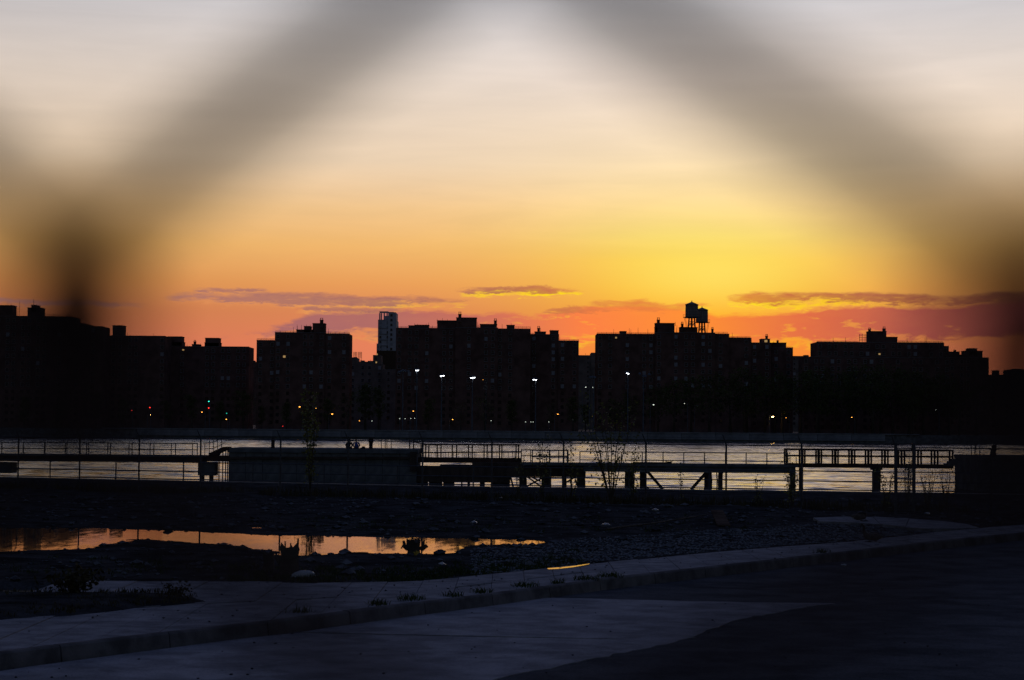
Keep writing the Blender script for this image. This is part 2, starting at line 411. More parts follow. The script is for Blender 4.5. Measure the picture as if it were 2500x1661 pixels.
def X_of(px, py, D): return AT(px, py, D).x
def building(name, label, D, walls, tops=(), chimneys=(), rails=(), poles=(), wm=brick, lit_at=(), seed=1, blind_p=0.13, cat='building', lowwin=True):
    """walls: (x0, x1, y, depth, forward) in picture px at distance D; tops: roof blocks (x0, x1, y, ybase); chimneys: (x0, x1, y, ybase)"""
    rnd = random.Random(seed)
    xs = [X_of(w[0], w[2], D) for w in walls]+[X_of(w[1], w[2], D) for w in walls]
    t = thing(name, label, cat, ((min(xs)+max(xs))/2, D, BANK_Z))
    mb = MB(); par = MB(); low = MB(); nwin = 0
    spans = []
    for i, (x0, x1, y, dep, fo) in enumerate(walls):
        a, b = AT(x0, y, D), AT(x1, y, D); zt = (a.z+b.z)/2; f = D-fo
        mb.box(a.x, b.x, f, f+dep, BANK_Z-1, zt)
        par.box(a.x-.06, b.x+.06, f-.07, f+.30, zt-.05, zt+.14)          # parapet coping
        spans.append((a.x, b.x, f, zt))
        n = max(1, int((b.x-a.x-1.6)/2.9)); gap = (b.x-a.x)/n
        skip = {c for c in range(n) if rnd.random() < 0.16}
        k = 0
        while True:
            z = zt-2.3-k*STOREY; k += 1
            if z < BANK_Z+2: break
            for c in range(n):
                if c in skip: continue
                wx = a.x+gap*(c+0.5)+(0.35 if c % 2 else -0.35)
                if z > 17 and nwin < 290:
                    kind = 'blind' if rnd.random() < blind_p else 'dark'
                    link('window', win_mesh(kind), t, (wx-t.location.x, f-D, z-BANK_Z)); nwin += 1
                elif lowwin:
                    low.box(wx-.6, wx+.6, f-.05, f+.02, z, z+1.35)
    part(t, 'wall', mb, wm)
    part(t, 'parapet', par, roofm)
    if low.v: part(t, 'lower_windows', low, glass, kind='stuff')
    def roof_f(x):
        c = [s for s in spans if s[0]-.5 <= x <= s[1]+.5]
        return min(c, key=lambda s: s[2]) if c else spans[0]
    for x0, x1, y, yb in tops:
        a, b = AT(x0, y, D), AT(x1, y, D); zb = AT((x0+x1)/2, yb, D).z-1.5; f = roof_f((a.x+b.x)/2)[2]+1.6
        mb = MB().box(a.x, b.x, f, f+7, zb, a.z).box(a.x-.15, b.x+.15, f-.15, f+7.15, a.z-.02, a.z+.16)
        part(t, 'rooftop_bulkhead', mb, wm)
    for x0, x1, y, yb in chimneys:
        a, b = AT(x0, y, D), AT(x1, y, D); zb = AT((x0+x1)/2, yb, D).z-1.5; f = roof_f((a.x+b.x)/2)[2]+1.2; h = a.z-zb
        cap = min(1.5, 0.4*(a.z-AT(x0, yb, D).z))
        ch = part(t, 'chimney', MB().box(a.x, b.x, f, f+1.3, zb, a.z-cap).box(a.x-.12, b.x+.12, f-.12, f+1.42, a.z-cap, a.z-cap+.2), wm)
        mb = MB(); w = b.x-a.x
        for q in (0.2, 0.8): mb.tube([(a.x+w*q, f+.6, a.z-cap+.2), (a.x+w*q, f+.6, a.z)], 0.13, 6)
        mb.box(a.x, b.x, f+.5, f+.7, a.z-.14, a.z)
        part(t, 'flue_pipes', mb, steel, under=ch)
    for x0, x1, y, hpx in rails:
        a, b = AT(x0, y, D), AT(x1, y, D); h = hpx*D/F_PX; f = roof_f((a.x+b.x)/2)[2]+.45; mb = MB(); n = max(2, int((b.x-a.x)/1.6)); zt = a.z
        for q in range(n+1):
            x = a.x+(b.x-a.x)*q/n; mb.box(x-.04, x+.04, f, f+.06, zt-.3, zt+h*rnd.uniform(.92, 1.05))
        for q in (0.35, 0.68, 1.0): mb.box(a.x, b.x, f+.01, f+.05, zt+h*q-.035, zt+h*q+.035)
        for q in range(int((b.x-a.x)/0.32)):
            x = a.x+q*.32; mb.box(x-.012, x+.012, f+.02, f+.04, zt, zt+h*.98)
        part(t, 'roof_railing', mb, steel)
    for x, y0, y1 in poles:
        a, b = AT(x, y0, D), AT(x, y1, D); f = roof_f(a.x)[2]+2.0
        part(t, 'roof_mast', MB().tube([(a.x, f, b.z-1), (a.x, f, a.z)], [.11, .05], 5), steel)
    for x, y, w, h in lit_at:
        p = AT(x, y, D); f = roof_f(p.x)[2]
        o = link('window', win_mesh('lit'), t, (p.x-t.location.x, f-D-.16, p.z-BANK_Z-.6), scale=(w*.75, 1, h*.75)); o['label'] = 'window with its lamp on'
    return t

building('apartment_block', 'dark apartment block with spire at the left edge of the skyline', 800,
    [(-420, 176, 771, 16, 0), (174, 211, 791, 15, 1.0), (208, 252, 797.5, 14, 0.4)], [(-80, 28, 745, 771), (65, 98, 751.5, 771), (74, 86, 745, 752)],
    [], [(100, 172, 771, 4)], [(45, 734, 771), (79.5, 729, 746), (41, 750, 771), (16, 738, 746), (24, 740, 746), (110, 762, 771), (168, 764, 771)], brick2, seed=2, blind_p=.05)
building('apartment_block', 'dark flat roofed block with one square bulkhead beside the spired block', 815,
    [(246, 404, 820.5, 16, 0)], [(273, 298, 795, 819)], [], [], [(309, 812, 821), (372, 814, 821)], brick2, seed=3, blind_p=.04)
building('apartment_block', 'dark lower block with two matching square bulkheads on its roof', 830,
    [(400, 608, 846.5, 16, 0)], [(408.5, 442, 822, 846), (408, 444, 835, 846), (499.5, 532.5, 825.5, 846), (498, 534, 837, 846), (467, 484, 841, 847)], [(471.5, 477, 830, 842)],
    [], [(455, 840, 846), (488, 838, 846), (539, 841, 847)], brick2, lit_at=[(447.5, 852.5, .9, .5)], seed=4, blind_p=.06)
building('apartment_tower', 'brick apartment tower with clustered roof antennas, left of the pale high rise', 805,
    [(626.6, 674, 831.5, 14, 0), (672, 794, 813, 17, 1.2), (792, 853.5, 815.5, 15, 0.5)], [(723, 765, 805.5, 813), (763, 792.5, 790, 812), (742, 757, 797, 806)], [(781, 789, 776.5, 791)],
    [(627, 672, 831.5, 5), (673, 722, 813, 5), (795, 853, 815.5, 5)], [(725, 792, 813), (735.5, 793, 806), (748, 792, 806), (757, 792, 806), (801, 802, 815), (716, 799, 813), (725.5, 796, 806)],
    brick, lit_at=[(695, 870, 1.1, .8)], seed=5)
building('apartment_tower', 'long brick apartment tower with tall chimney and rooftop bulkheads behind the lit floodlights', 820,
    [(967, 1114, 802, 17, 0), (1112, 1216, 801, 18, 1.4), (1213, 1295.5, 803.5, 16, 0.6)],
    [(997, 1012, 795, 802), (1012, 1046, 793.5, 802), (1067, 1113, 782.7, 802), (1114, 1163.5, 776, 801), (1172, 1213, 792, 801), (1237, 1256, 794, 804)],
    [(1119, 1126.5, 761.5, 778), (1206, 1213, 778, 793)], [(969, 1066, 802, 5), (1164, 1206, 801, 5), (1256, 1295, 803.5, 6)],
    [(1012, 789, 802), (1019, 790, 794), (1040, 790, 794), (1046, 787, 802), (1055, 794, 802), (1067, 778, 784), (1080, 776, 784), (1092, 779, 784), (1226, 791, 804), (1248, 789, 795), (1166, 786, 801), (1169, 790, 801)], brick, seed=6, blind_p=.16)
building('apartment_tower', 'stepped brick apartment tower just left of the bright orange gap', 826,
    [(1294, 1365, 817, 16, 0), (1363, 1413, 833, 15, 0.8)], [(1306, 1333, 810, 817), (1343, 1364, 807, 817)], [(1312, 1318.5, 796, 811)],
    [(1296, 1306, 817, 4), (1366, 1413, 833, 4)], [(1367, 822, 833), (1320, 800, 811), (1345, 804, 808), (1350, 805, 808)], brick, seed=7)
building('apartment_tower', 'broad brick apartment tower carrying the two rooftop water tanks', 818,
    [(1457, 1602, 816, 16, 0), (1600, 1745, 813, 18, 1.5), (1742, 1780, 816, 16, 0.7), (1778, 1834, 825.5, 15, 0.2), (1832, 1884, 837, 14, -1)],
    [(1601, 1647, 789.5, 814), (1600.5, 1605, 799, 814), (1661, 1703, 799.5, 813), (1515, 1530, 809, 816), (1861, 1882, 827.5, 837)],
    [(1604, 1611, 775.5, 792), (1663, 1668.6, 786, 801), (1737, 1742, 799, 813), (1871, 1876.5, 815.5, 829)],
    [(1458, 1515, 816, 4.5), (1530, 1598, 816, 4), (1745, 1776, 816, 5), (1780, 1832, 825.5, 4)],
    [(1499, 803, 816), (1537, 801, 816), (1541, 804, 816), (1558.5, 800, 816), (1582.5, 803, 816), (1649, 786, 790), (1653, 794, 813), (1651, 800, 813), (1789, 812, 825), (1836, 825, 837)], brick,
    lit_at=[(1504, 823, .8, .6), (1870.5, 832, 1.3, .9)], seed=8, blind_p=.18)
building('apartment_block', 'small low block between the water tank tower and the wide right hand block', 822,
    [(1884, 1936, 850, 14, 0)], [(1888, 1921, 837, 850)], [(1898, 1902, 830, 838)], [(1921, 1936, 850, 3)], [(1890, 833, 838)], brick2, seed=9, blind_p=.05)
building('apartment_block', 'wide flat topped block with scaffolding and a high bulkhead on the right', 800,
    [(1994, 2305, 836.5, 17, 0), (2303, 2318, 845.5, 15, -1)], [(2124, 2166, 809, 836), (2166, 2193, 823, 836)], [(2157, 2164, 797.5, 812), (2122, 2127.5, 800, 812)],
    [(1995, 2096, 836.5, 4), (2194, 2302, 836.5, 4)], [(2036, 824, 836), (2066, 823, 836), (2217, 824, 836), (2261, 823, 836), (2265, 823, 836), (2128, 801, 810)], brick2, lit_at=[(2147, 863, .9, .6)], seed=10, blind_p=.07)
building('low_block', 'low wing in front of the wide block, half hidden by trees', 780, [(1960, 2320, 873, 12, 0)], [(1968, 1976, 869, 873)], [], [], [], brick2, seed=11, blind_p=.05)
building('apartment_block', 'dark block with two small bulkheads near the right edge', 840,
    [(2317, 2414, 873.5, 16, 0)], [(2319, 2345, 859, 873), (2344, 2360, 866.5, 873), (2358, 2401, 857, 873), (2369, 2388, 851, 858)], [(2331, 2336, 854, 860)], [], [(2362, 852, 857)], brick2, seed=12, blind_p=.03)
building('low_block', 'low dark rooftops at the right edge of the skyline', 860, [(2412, 2470, 916, 14, 0), (2468, 2760, 903, 14, 0.6)], [(2433, 2442, 905, 917)], [], [], [], brick2, seed=13, blind_p=.02)
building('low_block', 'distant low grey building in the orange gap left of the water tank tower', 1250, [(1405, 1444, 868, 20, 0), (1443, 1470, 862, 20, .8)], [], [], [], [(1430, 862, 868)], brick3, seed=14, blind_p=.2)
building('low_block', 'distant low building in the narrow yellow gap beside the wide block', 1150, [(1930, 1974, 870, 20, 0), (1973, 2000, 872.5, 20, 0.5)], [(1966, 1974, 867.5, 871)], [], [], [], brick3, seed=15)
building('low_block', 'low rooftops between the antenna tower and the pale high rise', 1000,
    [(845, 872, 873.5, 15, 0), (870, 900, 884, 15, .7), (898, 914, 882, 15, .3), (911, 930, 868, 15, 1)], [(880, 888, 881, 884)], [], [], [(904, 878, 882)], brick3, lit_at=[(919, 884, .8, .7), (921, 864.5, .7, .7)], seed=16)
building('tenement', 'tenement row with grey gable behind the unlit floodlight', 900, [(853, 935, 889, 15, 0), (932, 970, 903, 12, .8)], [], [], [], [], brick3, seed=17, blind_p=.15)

# pale high rise with an open crown
t = building('high_rise', 'slim pale grey high rise with open crown rising between brick towers', 1180,
    [(923, 968, 781.5, 22, 0), (920, 929, 840, 18, 1.5), (948, 967, 763.5, 20, .5)], [(948, 960, 762.3, 764)], [], [], [], pale_wall, seed=18, blind_p=.5)
D = 1180
mb = MB()
for x in (927, 931, 938, 945): a = AT(x, 765, D); mb.box(a.x-.35, a.x+.35, D+.3, D+1.2, AT(x, 783, D).z, a.z)
a, b = AT(926.5, 764.5, D), AT(948, 764.5, D); mb.box(a.x, b.x, D+.2, D+1.4, a.z, a.z+1.0)
mb.box(a.x+2.5, b.x, D+6, D+14, AT(930, 783, D).z, AT(930, 770, D).z)
part(t, 'open_crown', mb, pale_wall)
mb = MB()
for k in range(5):
    z = AT(945, 860, D).z+k*3.35; mb.box(AT(924, 800, D).x, AT(947, 800, D).x, D-.18, D-.02, z, z+.5)
part(t, 'balcony_bands', mb, conc)
mb = MB().box(AT(921, 857, D).x, AT(969, 857, D).x, D-2.6, D-1.6, BANK_Z, AT(940, 857, D).z)
part(t, 'glass_podium', mb, glass)

# far skyline sliver
for i, (x0, x1, y, D) in enumerate([(604, 616, 881, 2600), (615, 630, 884, 2500)]):
    building('distant_tower', ['distant hazy tower in the gap beside the antenna tower, taller one', 'distant hazy tower in the gap beside the antenna tower, lower one'][i], D, [(x0, x1, y, 30, 0)], [(x0+3, x0+7, y-3, y)], [], [], [], brick2, seed=20+i, lowwin=False)

# lattice masts (two stadium light racks) seen over the low roofs
for i, (x0, x1) in enumerate([(863.5, 871.5), (875, 883)]):
    D = 1040; a, b = AT(x0, 859.5, D), AT(x1, 859.5, D); zb = AT(x0, 890, D).z
    t = thing('light_rack', ['left one of two lattice light racks over the low roofs', 'right one of two lattice light racks over the low roofs'][i], 'light rack', (a.x, D, zb), 'light racks')
    mb = MB()
    for x in (a.x, (a.x+b.x)/2, b.x): mb.box(x-.09, x+.09, D, D+.2, zb, a.z)
    part(t, 'post', mb, steel)
    mb = MB()
    for k in range(5):
        z = a.z-.2-k*.62; mb.box(a.x, b.x, D-.1, D+.05, z-.1, z+.1)
    part(t, 'lamp_bar', mb, steel)

# scaffolding on the wide block's roof
D = 801.5; t = thing('scaffolding', 'pipe scaffolding on the wide block roof beside its high bulkhead', 'scaffolding', AT(2110, 836, D))
for x in (2098.5, 2105, 2112, 2119):
    part(t, 'standard', MB().tube([AT(x, 838, D), AT(x, 815 if x > 2100 else 816, D)], .09, 5), steel)
for y in (818.5, 824.5, 830.5):
    part(t, 'ledger', MB().bar(AT(2097.5, y, D), AT(2123, y, D), .16), steel)

# ---------------------------------------------------------------- water tanks
def water_tower(label, D, xc, w, yap, yt, yb, yplat, yfoot, plw, lean):
    c = AT(xc, yb, D); s = D/F_PX; r_ = w*s/2
    zf, zb, zt, za = AT(xc, yfoot, D).z, c.z, AT(xc, yt, D).z, AT(xc, yap, D).z
    t = thing('water_tower', label, 'water tower', (c.x, D+4, zf), 'rooftop water tanks'); o = Vector((c.x, D+4, 0))
    tank = part(t, 'tank', MB().lathe(o, [(r_*.985, zb), (r_, (zb+zt)/2), (r_*.97, zt)], 28), tank_m)
    mb = MB()
    for k in range(8):
        z = zb+(zt-zb)*(k+.4)/8; mb.lathe(o, [(r_*1.0, z), (r_*1.022, z+.02), (r_*1.022, z+.1), (r_*1.0, z+.12)], 28)
    part(t, 'hoops', mb, steel, under=tank)
    roof = part(t, 'conical_roof', MB().lathe(o, [(r_*1.06, zt-.05), (r_*1.06, zt+.1), (r_*.1, za-.35), (.02, za-.25)], 28), roofm)
    part(t, 'finial', MB().lathe(o, [(.22, za-.45), (.2, za-.1), (.04, za+.3)], 8), steel, under=roof)
    pr = plw*s/2
    pl = part(t, 'platform', MB().lathe(o, [(pr*.82, zb-.45), (pr*.82, zb-.05)], 20).box(o.x-pr, o.x+pr, o.y-.5, o.y+.5, zb-.35, zb-.15), steel)
    mb = MB()
    for q in (-1, 1):
        for k in (.8, 1.0): mb.box(o.x+q*pr*k-.05, o.x+q*pr*k+.05, o.y-.5, o.y-.42, zb-.2, zb+1.0)
        mb.bar((o.x+q*pr*.8, o.y-.46, zb+.95), (o.x+q*pr, o.y-.46, zb+.95), .08)
    part(t, 'platform_rail', mb, steel, under=pl)
    lr = r_*.62
    for k in range(6):
        a = math.pi/6+k*math.pi/3
        part(t, 'leg', MB().bar((o.x+lr*.75*math.cos(a), o.y+lr*math.sin(a), zb-.4), (o.x+lr*math.cos(a), o.y+lr*math.sin(a), zf), .42), steel)
    part(t, 'riser_pipe', MB().tube([(o.x, o.y, zf), (o.x, o.y, zb)], .38, 8), rust)
    mb = MB()
    for k in range(6):
        a, b = math.pi/6+k*math.pi/3, math.pi/6+(k+1)*math.pi/3
        for f0, f1 in ((.1, .55), (.55, .1)):
            z0, z1 = zf+(zb-zf)*f0, zf+(zb-zf)*f1
            mb.bar((o.x+lr*.95*math.cos(a), o.y+lr*math.sin(a), z0), (o.x+lr*.95*math.cos(b), o.y+lr*math.sin(b), z1), .1)
        mb.bar((o.x+lr*.9*math.cos(a), o.y+lr*math.sin(a), zf+(zb-zf)*.55), (o.x+lr*.9*math.cos(b), o.y+lr*math.sin(b), zf+(zb-zf)*.55), .14)
    part(t, 'cross_bracing', mb, steel)
    mb = MB(); x = o.x+lean*pr*.85; x2 = o.x+lean*lr*1.25
    for dx in (-.25, .25): mb.bar((x+dx, o.y-.7, zb), (x2+dx, o.y-.7, zf), .08)
    for k in range(16):
        f = k/16; mb.bar((x+(x2-x)*f-.25, o.y-.7, zb+(zf-zb)*f), (x+(x2-x)*f+.25, o.y-.7, zb+(zf-zb)*f), .05)
    part(t, 'ladder', mb, steel)
    return t
water_tower('taller left water tank with conical roof on the bulkhead of the brick tower', 812, 1691, 31.5, 734, 743, 773, 773, 799.5, 42, -1)
water_tower('shorter right water tank with conical roof standing partly behind the taller one', 822, 1716, 29.5, 748, 756, 785, 785, 812, 38, 1)
# ================================================================ park on the far bank: trees, floodlights, lamps
def limb_tree(rnd, height, spread, trunk_r, first=0.3, nl=9, leafs=1400, leaf=0.5, clump=1.1, up=0.75):
    """returns (wood MB, leaf MB) of one tree standing at the origin"""
    wood, lf = MB(), MB(); tips = []
    top = Vector((rnd.uniform(-.06, .06)*height, rnd.uniform(-.06, .06)*height, height*.82))
    axis = [Vector((0, 0, 0)), Vector((top.x*.2, top.y*.2, height*.28)), Vector((top.x*.6, top.y*.5, height*.56)), top]
    wood.tube(axis, [trunk_r*1.25, trunk_r*.85, trunk_r*.5, trunk_r*.1], 8)
    def on_axis(f):
        k = min(2, int(f*3)); q = f*3-k; return axis[k].lerp(axis[k+1], q)
    for i in range(nl):
        f = first+(0.96-first)*i/(nl-1); p = on_axis(f); a = i*2.4+rnd.uniform(-.5, .5)
        L = spread*(1.05-.55*abs(f-.5)*1.4)*rnd.uniform(.75, 1.1)
        d = Vector((math.cos(a), math.sin(a), up*rnd.uniform(.6, 1.3))).normalized()
        m_ = p+d*L*.5+Vector((0, 0, L*.06)); e = p+d*L+Vector((0, 0, L*.18))
        r_ = trunk_r*(.42-.28*f)
        wood.tube([p, m_, e], [r_, r_*.6, r_*.15], 5); tips += [e, m_.lerp(e, .5)]
        for j in range(4):
            b0 = p.lerp(m_, .5+.5*rnd.random()) if j < 2 else m_.lerp(e, rnd.uniform(.1, .7))
            d2 = (d+Vector((rnd.uniform(-.9, .9), rnd.uniform(-.9, .9), rnd.uniform(-.1, .7)))).normalized(); e2 = b0+d2*L*rnd.uniform(.3, .5)
            wood.tube([b0, b0.lerp(e2, .5)+Vector((0, 0, L*.03)), e2], [r_*.4, r_*.25, r_*.08], 4, caps=False); tips += [e2, b0.lerp(e2, .6)]
    tips.append(top)
    for i in range(leafs):
        c = rnd.choice(tips)+Vector((rnd.gauss(0, clump), rnd.gauss(0, clump), rnd.gauss(0, clump*.8)))
        s = leaf*rnd.uniform(.55, 1.3)
        x = Vector((rnd.gauss(0, 1), rnd.gauss(0, 1), rnd.gauss(0, .6))).normalized(); y = x.orthogonal().normalized()
        y = Matrix.Rotation(rnd.uniform(0, 6.28), 3, x) @ y
        lf.add([c-x*s*.5, c+y*s*.28, c+x*s*.5, c-y*s*.28], [(0, 1, 2, 3)])
    return wood, lf

var = []
for k in range(5):
    rnd = random.Random(40+k)
    w_, l_ = limb_tree(rnd, 20, 5.2 if k < 3 else 3.6, .36, .28, 11, 1500 if k != 2 else 500, .6, 1.0 if k < 3 else .8, .8 if k < 3 else 1.3)
    var.append((w_.mesh('trunk', bark, smooth=True), l_.mesh('crown', leaf_far)))
def far_tree(px, ytop, D, k, label, group):
    p = AT(px, ytop, D); h = (p.z-BANK_Z)/20.5
    t = thing('park_tree', label, 'tree', (p.x, D, BANK_Z), group, random.uniform(0, 6.28)); t.scale = (h*random.uniform(.95, 1.25), h*random.uniform(.95, 1.25), h)
    link('trunk', var[k][0], t); link('crown', var[k][1], t)
rnd = random.Random(5)
for px, y in [(1500, 968), (1545, 955), (1600, 940), (1648, 925), (1690, 915), (1738, 902), (1785, 905), (1830, 892), (1872, 903), (1915, 896), (1958, 900), (2002, 892), (2046, 888), (2090, 884), (2132, 890),
              (2172, 886), (2214, 893), (2256, 899), (2300, 905), (2345, 915), (2390, 922), (2440, 930), (2490, 926), (1810, 930), (1895, 925), (1985, 920), (2068, 915), (2152, 920), (2236, 925), (2320, 935)]:
    far_tree(px+rnd.uniform(-9, 9), y+rnd.uniform(-5, 5), rnd.uniform(738, 775), rnd.choice([0, 1, 2, 0, 1]), 'dark park tree in the dense row right of the floodlights', 'trees of the dense park row')
for px, y in [(640, 985), (700, 975), (745, 990), (800, 965), (850, 948), (893, 925), (925, 935), (1045, 965), (1125, 975), (1185, 960), (1250, 968), (1345, 975), (1400, 960), (1430, 980)]:
    far_tree(px, y, rnd.uniform(742, 778), rnd.choice([1, 2, 3, 4]), 'thin dark park tree standing between the floodlight poles', 'thin trees among the floodlights')
for px, y in [(60, 960), (150, 975), (235, 950), (300, 965), (410, 970), (470, 955), (540, 972), (595, 950)]:
    far_tree(px, y, rnd.uniform(742, 778), rnd.choice([1, 2, 3, 4]), 'thin dark park tree below the left hand blocks', 'thin trees below the left blocks')

white_lamp = mat('white_lamp', (0.9, 0.9, 0.9), .4, emit=(0.92, 0.96, 1.0), estr=11)
white_lamp2 = mat('white_lamp_small', (0.9, 0.9, 0.9), .4, emit=(0.9, 1.0, 0.85), estr=1.8)
orange_lamp = mat('orange_lamp', (0.9, 0.6, 0.3), .4, emit=(1.0, 0.38, 0.05), estr=5)
orange_big = mat('orange_lamp_bright', (0.9, 0.7, 0.4), .4, emit=(1.0, 0.55, 0.14), estr=30)
red_lamp = mat('red_lamp', (0.6, 0.05, 0.05), .4, emit=(1.0, 0.03, 0.02), estr=5)
green_lamp = mat('green_lamp', (0.05, 0.6, 0.4), .4, emit=(0.03, 0.9, 0.62), estr=3.5)
off_lamp = mat('dead_lamp', (0.5, 0.5, 0.52), .3)
pole_m = mat('pole_paint', (0.16, 0.18, 0.22), .7, scale=1, spec=.2)

# floodlights of the playing field
def floodlight(label, px, ytop, heads, on, D=740):
    a = AT(px, ytop, D); x, zt = a.x, a.z
    t = thing('floodlight', label, 'floodlight', (x, D, BANK_Z), 'floodlights of the far playing field')
    part(t, 'pole', MB().tube([(x, D, BANK_Z), (x, D, zt+.6)], [.26, .13], 8), pole_m)
    part(t, 'crossbar', MB().bar((x-1.3 if len(heads) > 1 else x-.6, D, zt+.3), (x+1.3 if len(heads) > 1 else x+.6, D, zt+.3), .16), pole_m)
    for dx, dz in heads:
        hx = x+dx*D/F_PX; hz = zt+dz*D/F_PX
        h = local(t, 'lamp_head', MB().lathe((hx-x, 0, hz-BANK_Z-.1), [(.12, .75), (.34, .55), (.52, .1), (.55, 0.05)], 12), pole_m)
        local(t, 'lens', MB().lathe((hx-x, -.15, hz-BANK_Z-.25), [(.14, .36), (.27, .3), (.30, .14), (.2, .02)], 12), white_lamp if on else off_lamp, under=h)
floodlight('lit floodlight on the tallest pole at the left of the row', 1018, 904, [(-2.0, 0), (2.5, 0)], True)
floodlight('second lit floodlight from the left, above the empty bank', 1078.5, 918, [(-1.5, 0), (4.5, 1)], True)
floodlight('third lit floodlight from the left, near the tall chimney tower', 1153.5, 922.5, [(-2.5, 0), (1.5, 1), (4.5, 1)], True)
floodlight('fourth lit floodlight with two separate round heads', 1308, 926.5, [(-5, 0), (0.6, -.5)], True)
floodlight('lit floodlight with the largest glow, in front of the water tank tower', 1533, 911, [(-2, 0), (.8, -1)], True)
floodlight('unlit floodlight at the left end of the row', 984, 908, [(-10, -2), (-5, 0), (0, 2), (6, 1), (13, 0)], False, 744)
floodlight('unlit floodlight before the orange gap', 1449, 923, [(-7, 0), (-2, 1), (3, 0)], False)
floodlight('unlit floodlight right of the one with the largest glow', 1571, 920, [(-9, 6), (0, 0), (5, 0), (14, 5)], False, 735)

def street_lamp(label, px, py, m_, size, D, group, arm=1, name='street_lamp', cat='street lamp'):
    a = AT(px, py, D); h = a.z-BANK_Z
    if h < 2.2: return bollard_lamp(label, a, m_, size, group)
    t = thing(name, label, cat, (a.x, D, BANK_Z), group)
    local(t, 'pole', MB().tube([(arm*1.2, .3, 0), (arm*1.2, .3, h*.8), (arm*1.0, .3, h+.25), (arm*.3, 0, h+.3), (0, 0, h+.22)], [.1, .08, .06, .05, .05], 6), pole_m)
    local(t, 'lamp_head', MB().lathe((0, 0, h), [(.1, .28), (size*1.1, .18), (size*1.15, .02)], 10), pole_m)
    local(t, 'lens', MB().lathe((0, -.05, h-size*.8), [(size*.35, 0), (size*.95, size*.4), (size*.95, size*.75)], 10), m_)
    return t
def bollard_lamp(label, a, m_, size, group):
    t = thing('path_lamp', label, 'path lamp', (a.x, a.y, BANK_Z), group); h = a.z-BANK_Z
    local(t, 'post', MB().tube([(0, .3, 0), (0, .3, h+.2)], .07, 6), pole_m)
    local(t, 'lens', MB().lathe((0, -.05, h-size*.6), [(size*.4, 0), (size*.9, size*.4), (size*.6, size*1.1)], 10), m_)
    return t
SG = 'lamps along the far bank'
for px, py, m_, sz, lab in [
    (731.5, 993, orange_lamp, .42, 'orange street lamp left of the yellow sapling top'), (771.5, 997, orange_lamp, .18, 'faint orange street lamp just right of the sapling'),
    (811, 1010.5, orange_lamp, .42, 'orange street lamp below the antenna tower right corner'), (1009, 1003.5, orange_lamp, .3, 'orange street lamp beside the tallest floodlight pole'),
    (877.5, 1027.5, orange_lamp, .22, 'small pinkish street lamp low on the bank below the tenement row'), (1105, 1024, orange_lamp, .3, 'low orange street lamp between the second and third floodlights'),
    (1362, 1011, orange_lamp, .32, 'orange street lamp below the stepped tower'), (1886.5, 1017, orange_big, .5, 'brightest orange street lamp among the park trees'),
    (1919, 1020, orange_lamp, .2, 'faint orange street lamp right of the brightest one'), (2079.5, 1019, orange_lamp, .26, 'orange street lamp among the trees below the wide block'),
    (1447, 1015, orange_lamp, .16, 'dim red orange lamp at the foot of an unlit floodlight'), (493, 1006, orange_lamp, .3, 'orange street lamp beside the left traffic light pair'),
    (552.5, 1023.5, orange_lamp, .32, 'low orange red lamp at the right end of the left blocks'), (368, 1013, orange_big, .2, 'pale yellow lamp below the leftmost red light'),
    (1430, 945, white_lamp2, .28, 'left one of two small white lamps in the orange gap'), (1447.5, 945.5, white_lamp2, .26, 'right one of two small white lamps in the orange gap'),
    (1595.5, 988, white_lamp2, .36, 'small white lamp right of the largest floodlight'), (1671, 985, white_lamp2, .2, 'faint white lamp below the water tanks'), (1703.5, 992, white_lamp2, .24, 'faint white lamp right of the water tanks'),
    (2285, 1001, white_lamp2, .16, 'faint white lamp at the right end of the trees'), (1179, 927, orange_lamp, .14, 'tiny amber lamp right of the third floodlight')]:
    street_lamp(lab, px, py, m_, sz*.78, 742+random.uniform(-6, 12), SG, random.choice((-1, 1)))
for i, (px, py) in enumerate([(976, 1022.5), (989, 1022.5), (1003, 1022), (1012.5, 1021.5), (1199, 1027.5), (1283, 1030.5), (1296, 1030.5), (1301.5, 1030.5), (1340, 1030.5), (908, 1028)]):
    bollard_lamp('tiny white path lamp low on the far promenade', AT(px, py, 733), white_lamp2, .13, 'path lamps of the far promenade')

def traffic_light(label, px, lamps, D):
    t = thing('traffic_light', label, 'traffic light', (AT(px, lamps[0][0], D).x, D, BANK_Z), 'traffic lights on the far road')
    zs = [AT(px, y, D).z-BANK_Z for y, _ in lamps]; zt = max(zs)
    local(t, 'pole', MB().tube([(.35, .2, 0), (.35, .2, zt+.6)], .09, 6), pole_m)
    for z, (_, m_) in zip(zs, lamps):
        h = local(t, 'signal_head', MB().box(-.28, .28, -.12, .2, z-.85, z+.45), steel)
        local(t, 'lens', MB().lathe((0, -.2, z-.22), [(.08, .1), (.19, .14), (.19, .30), (.08, .34)], 10), m_, under=h)
traffic_light('traffic light with green above red, right of the left blocks', 510, [(980.5, green_lamp), (996.5, red_lamp)], 750)
traffic_light('red traffic light alone below the flat roofed left block', 366, [(995.5, red_lamp)], 748)
red_dim = mat('red_lamp_dim', (0.5, 0.05, 0.05), .4, emit=(1.0, 0.03, 0.02), estr=1.2)
green_dim = mat('green_lamp_dim', (0.05, 0.5, 0.3), .4, emit=(0.03, 0.9, 0.62), estr=.9)
traffic_light('dim red traffic light left of the brighter red one', 322, [(1002.5, red_dim)], 755)
traffic_light('dim green traffic light left of the antenna tower', 553.5, [(1009.5, green_dim)], 752)
red_far = traffic_light('faint red light on the bank under the antenna tower', 690.5, [(1041, red_dim)], 727)
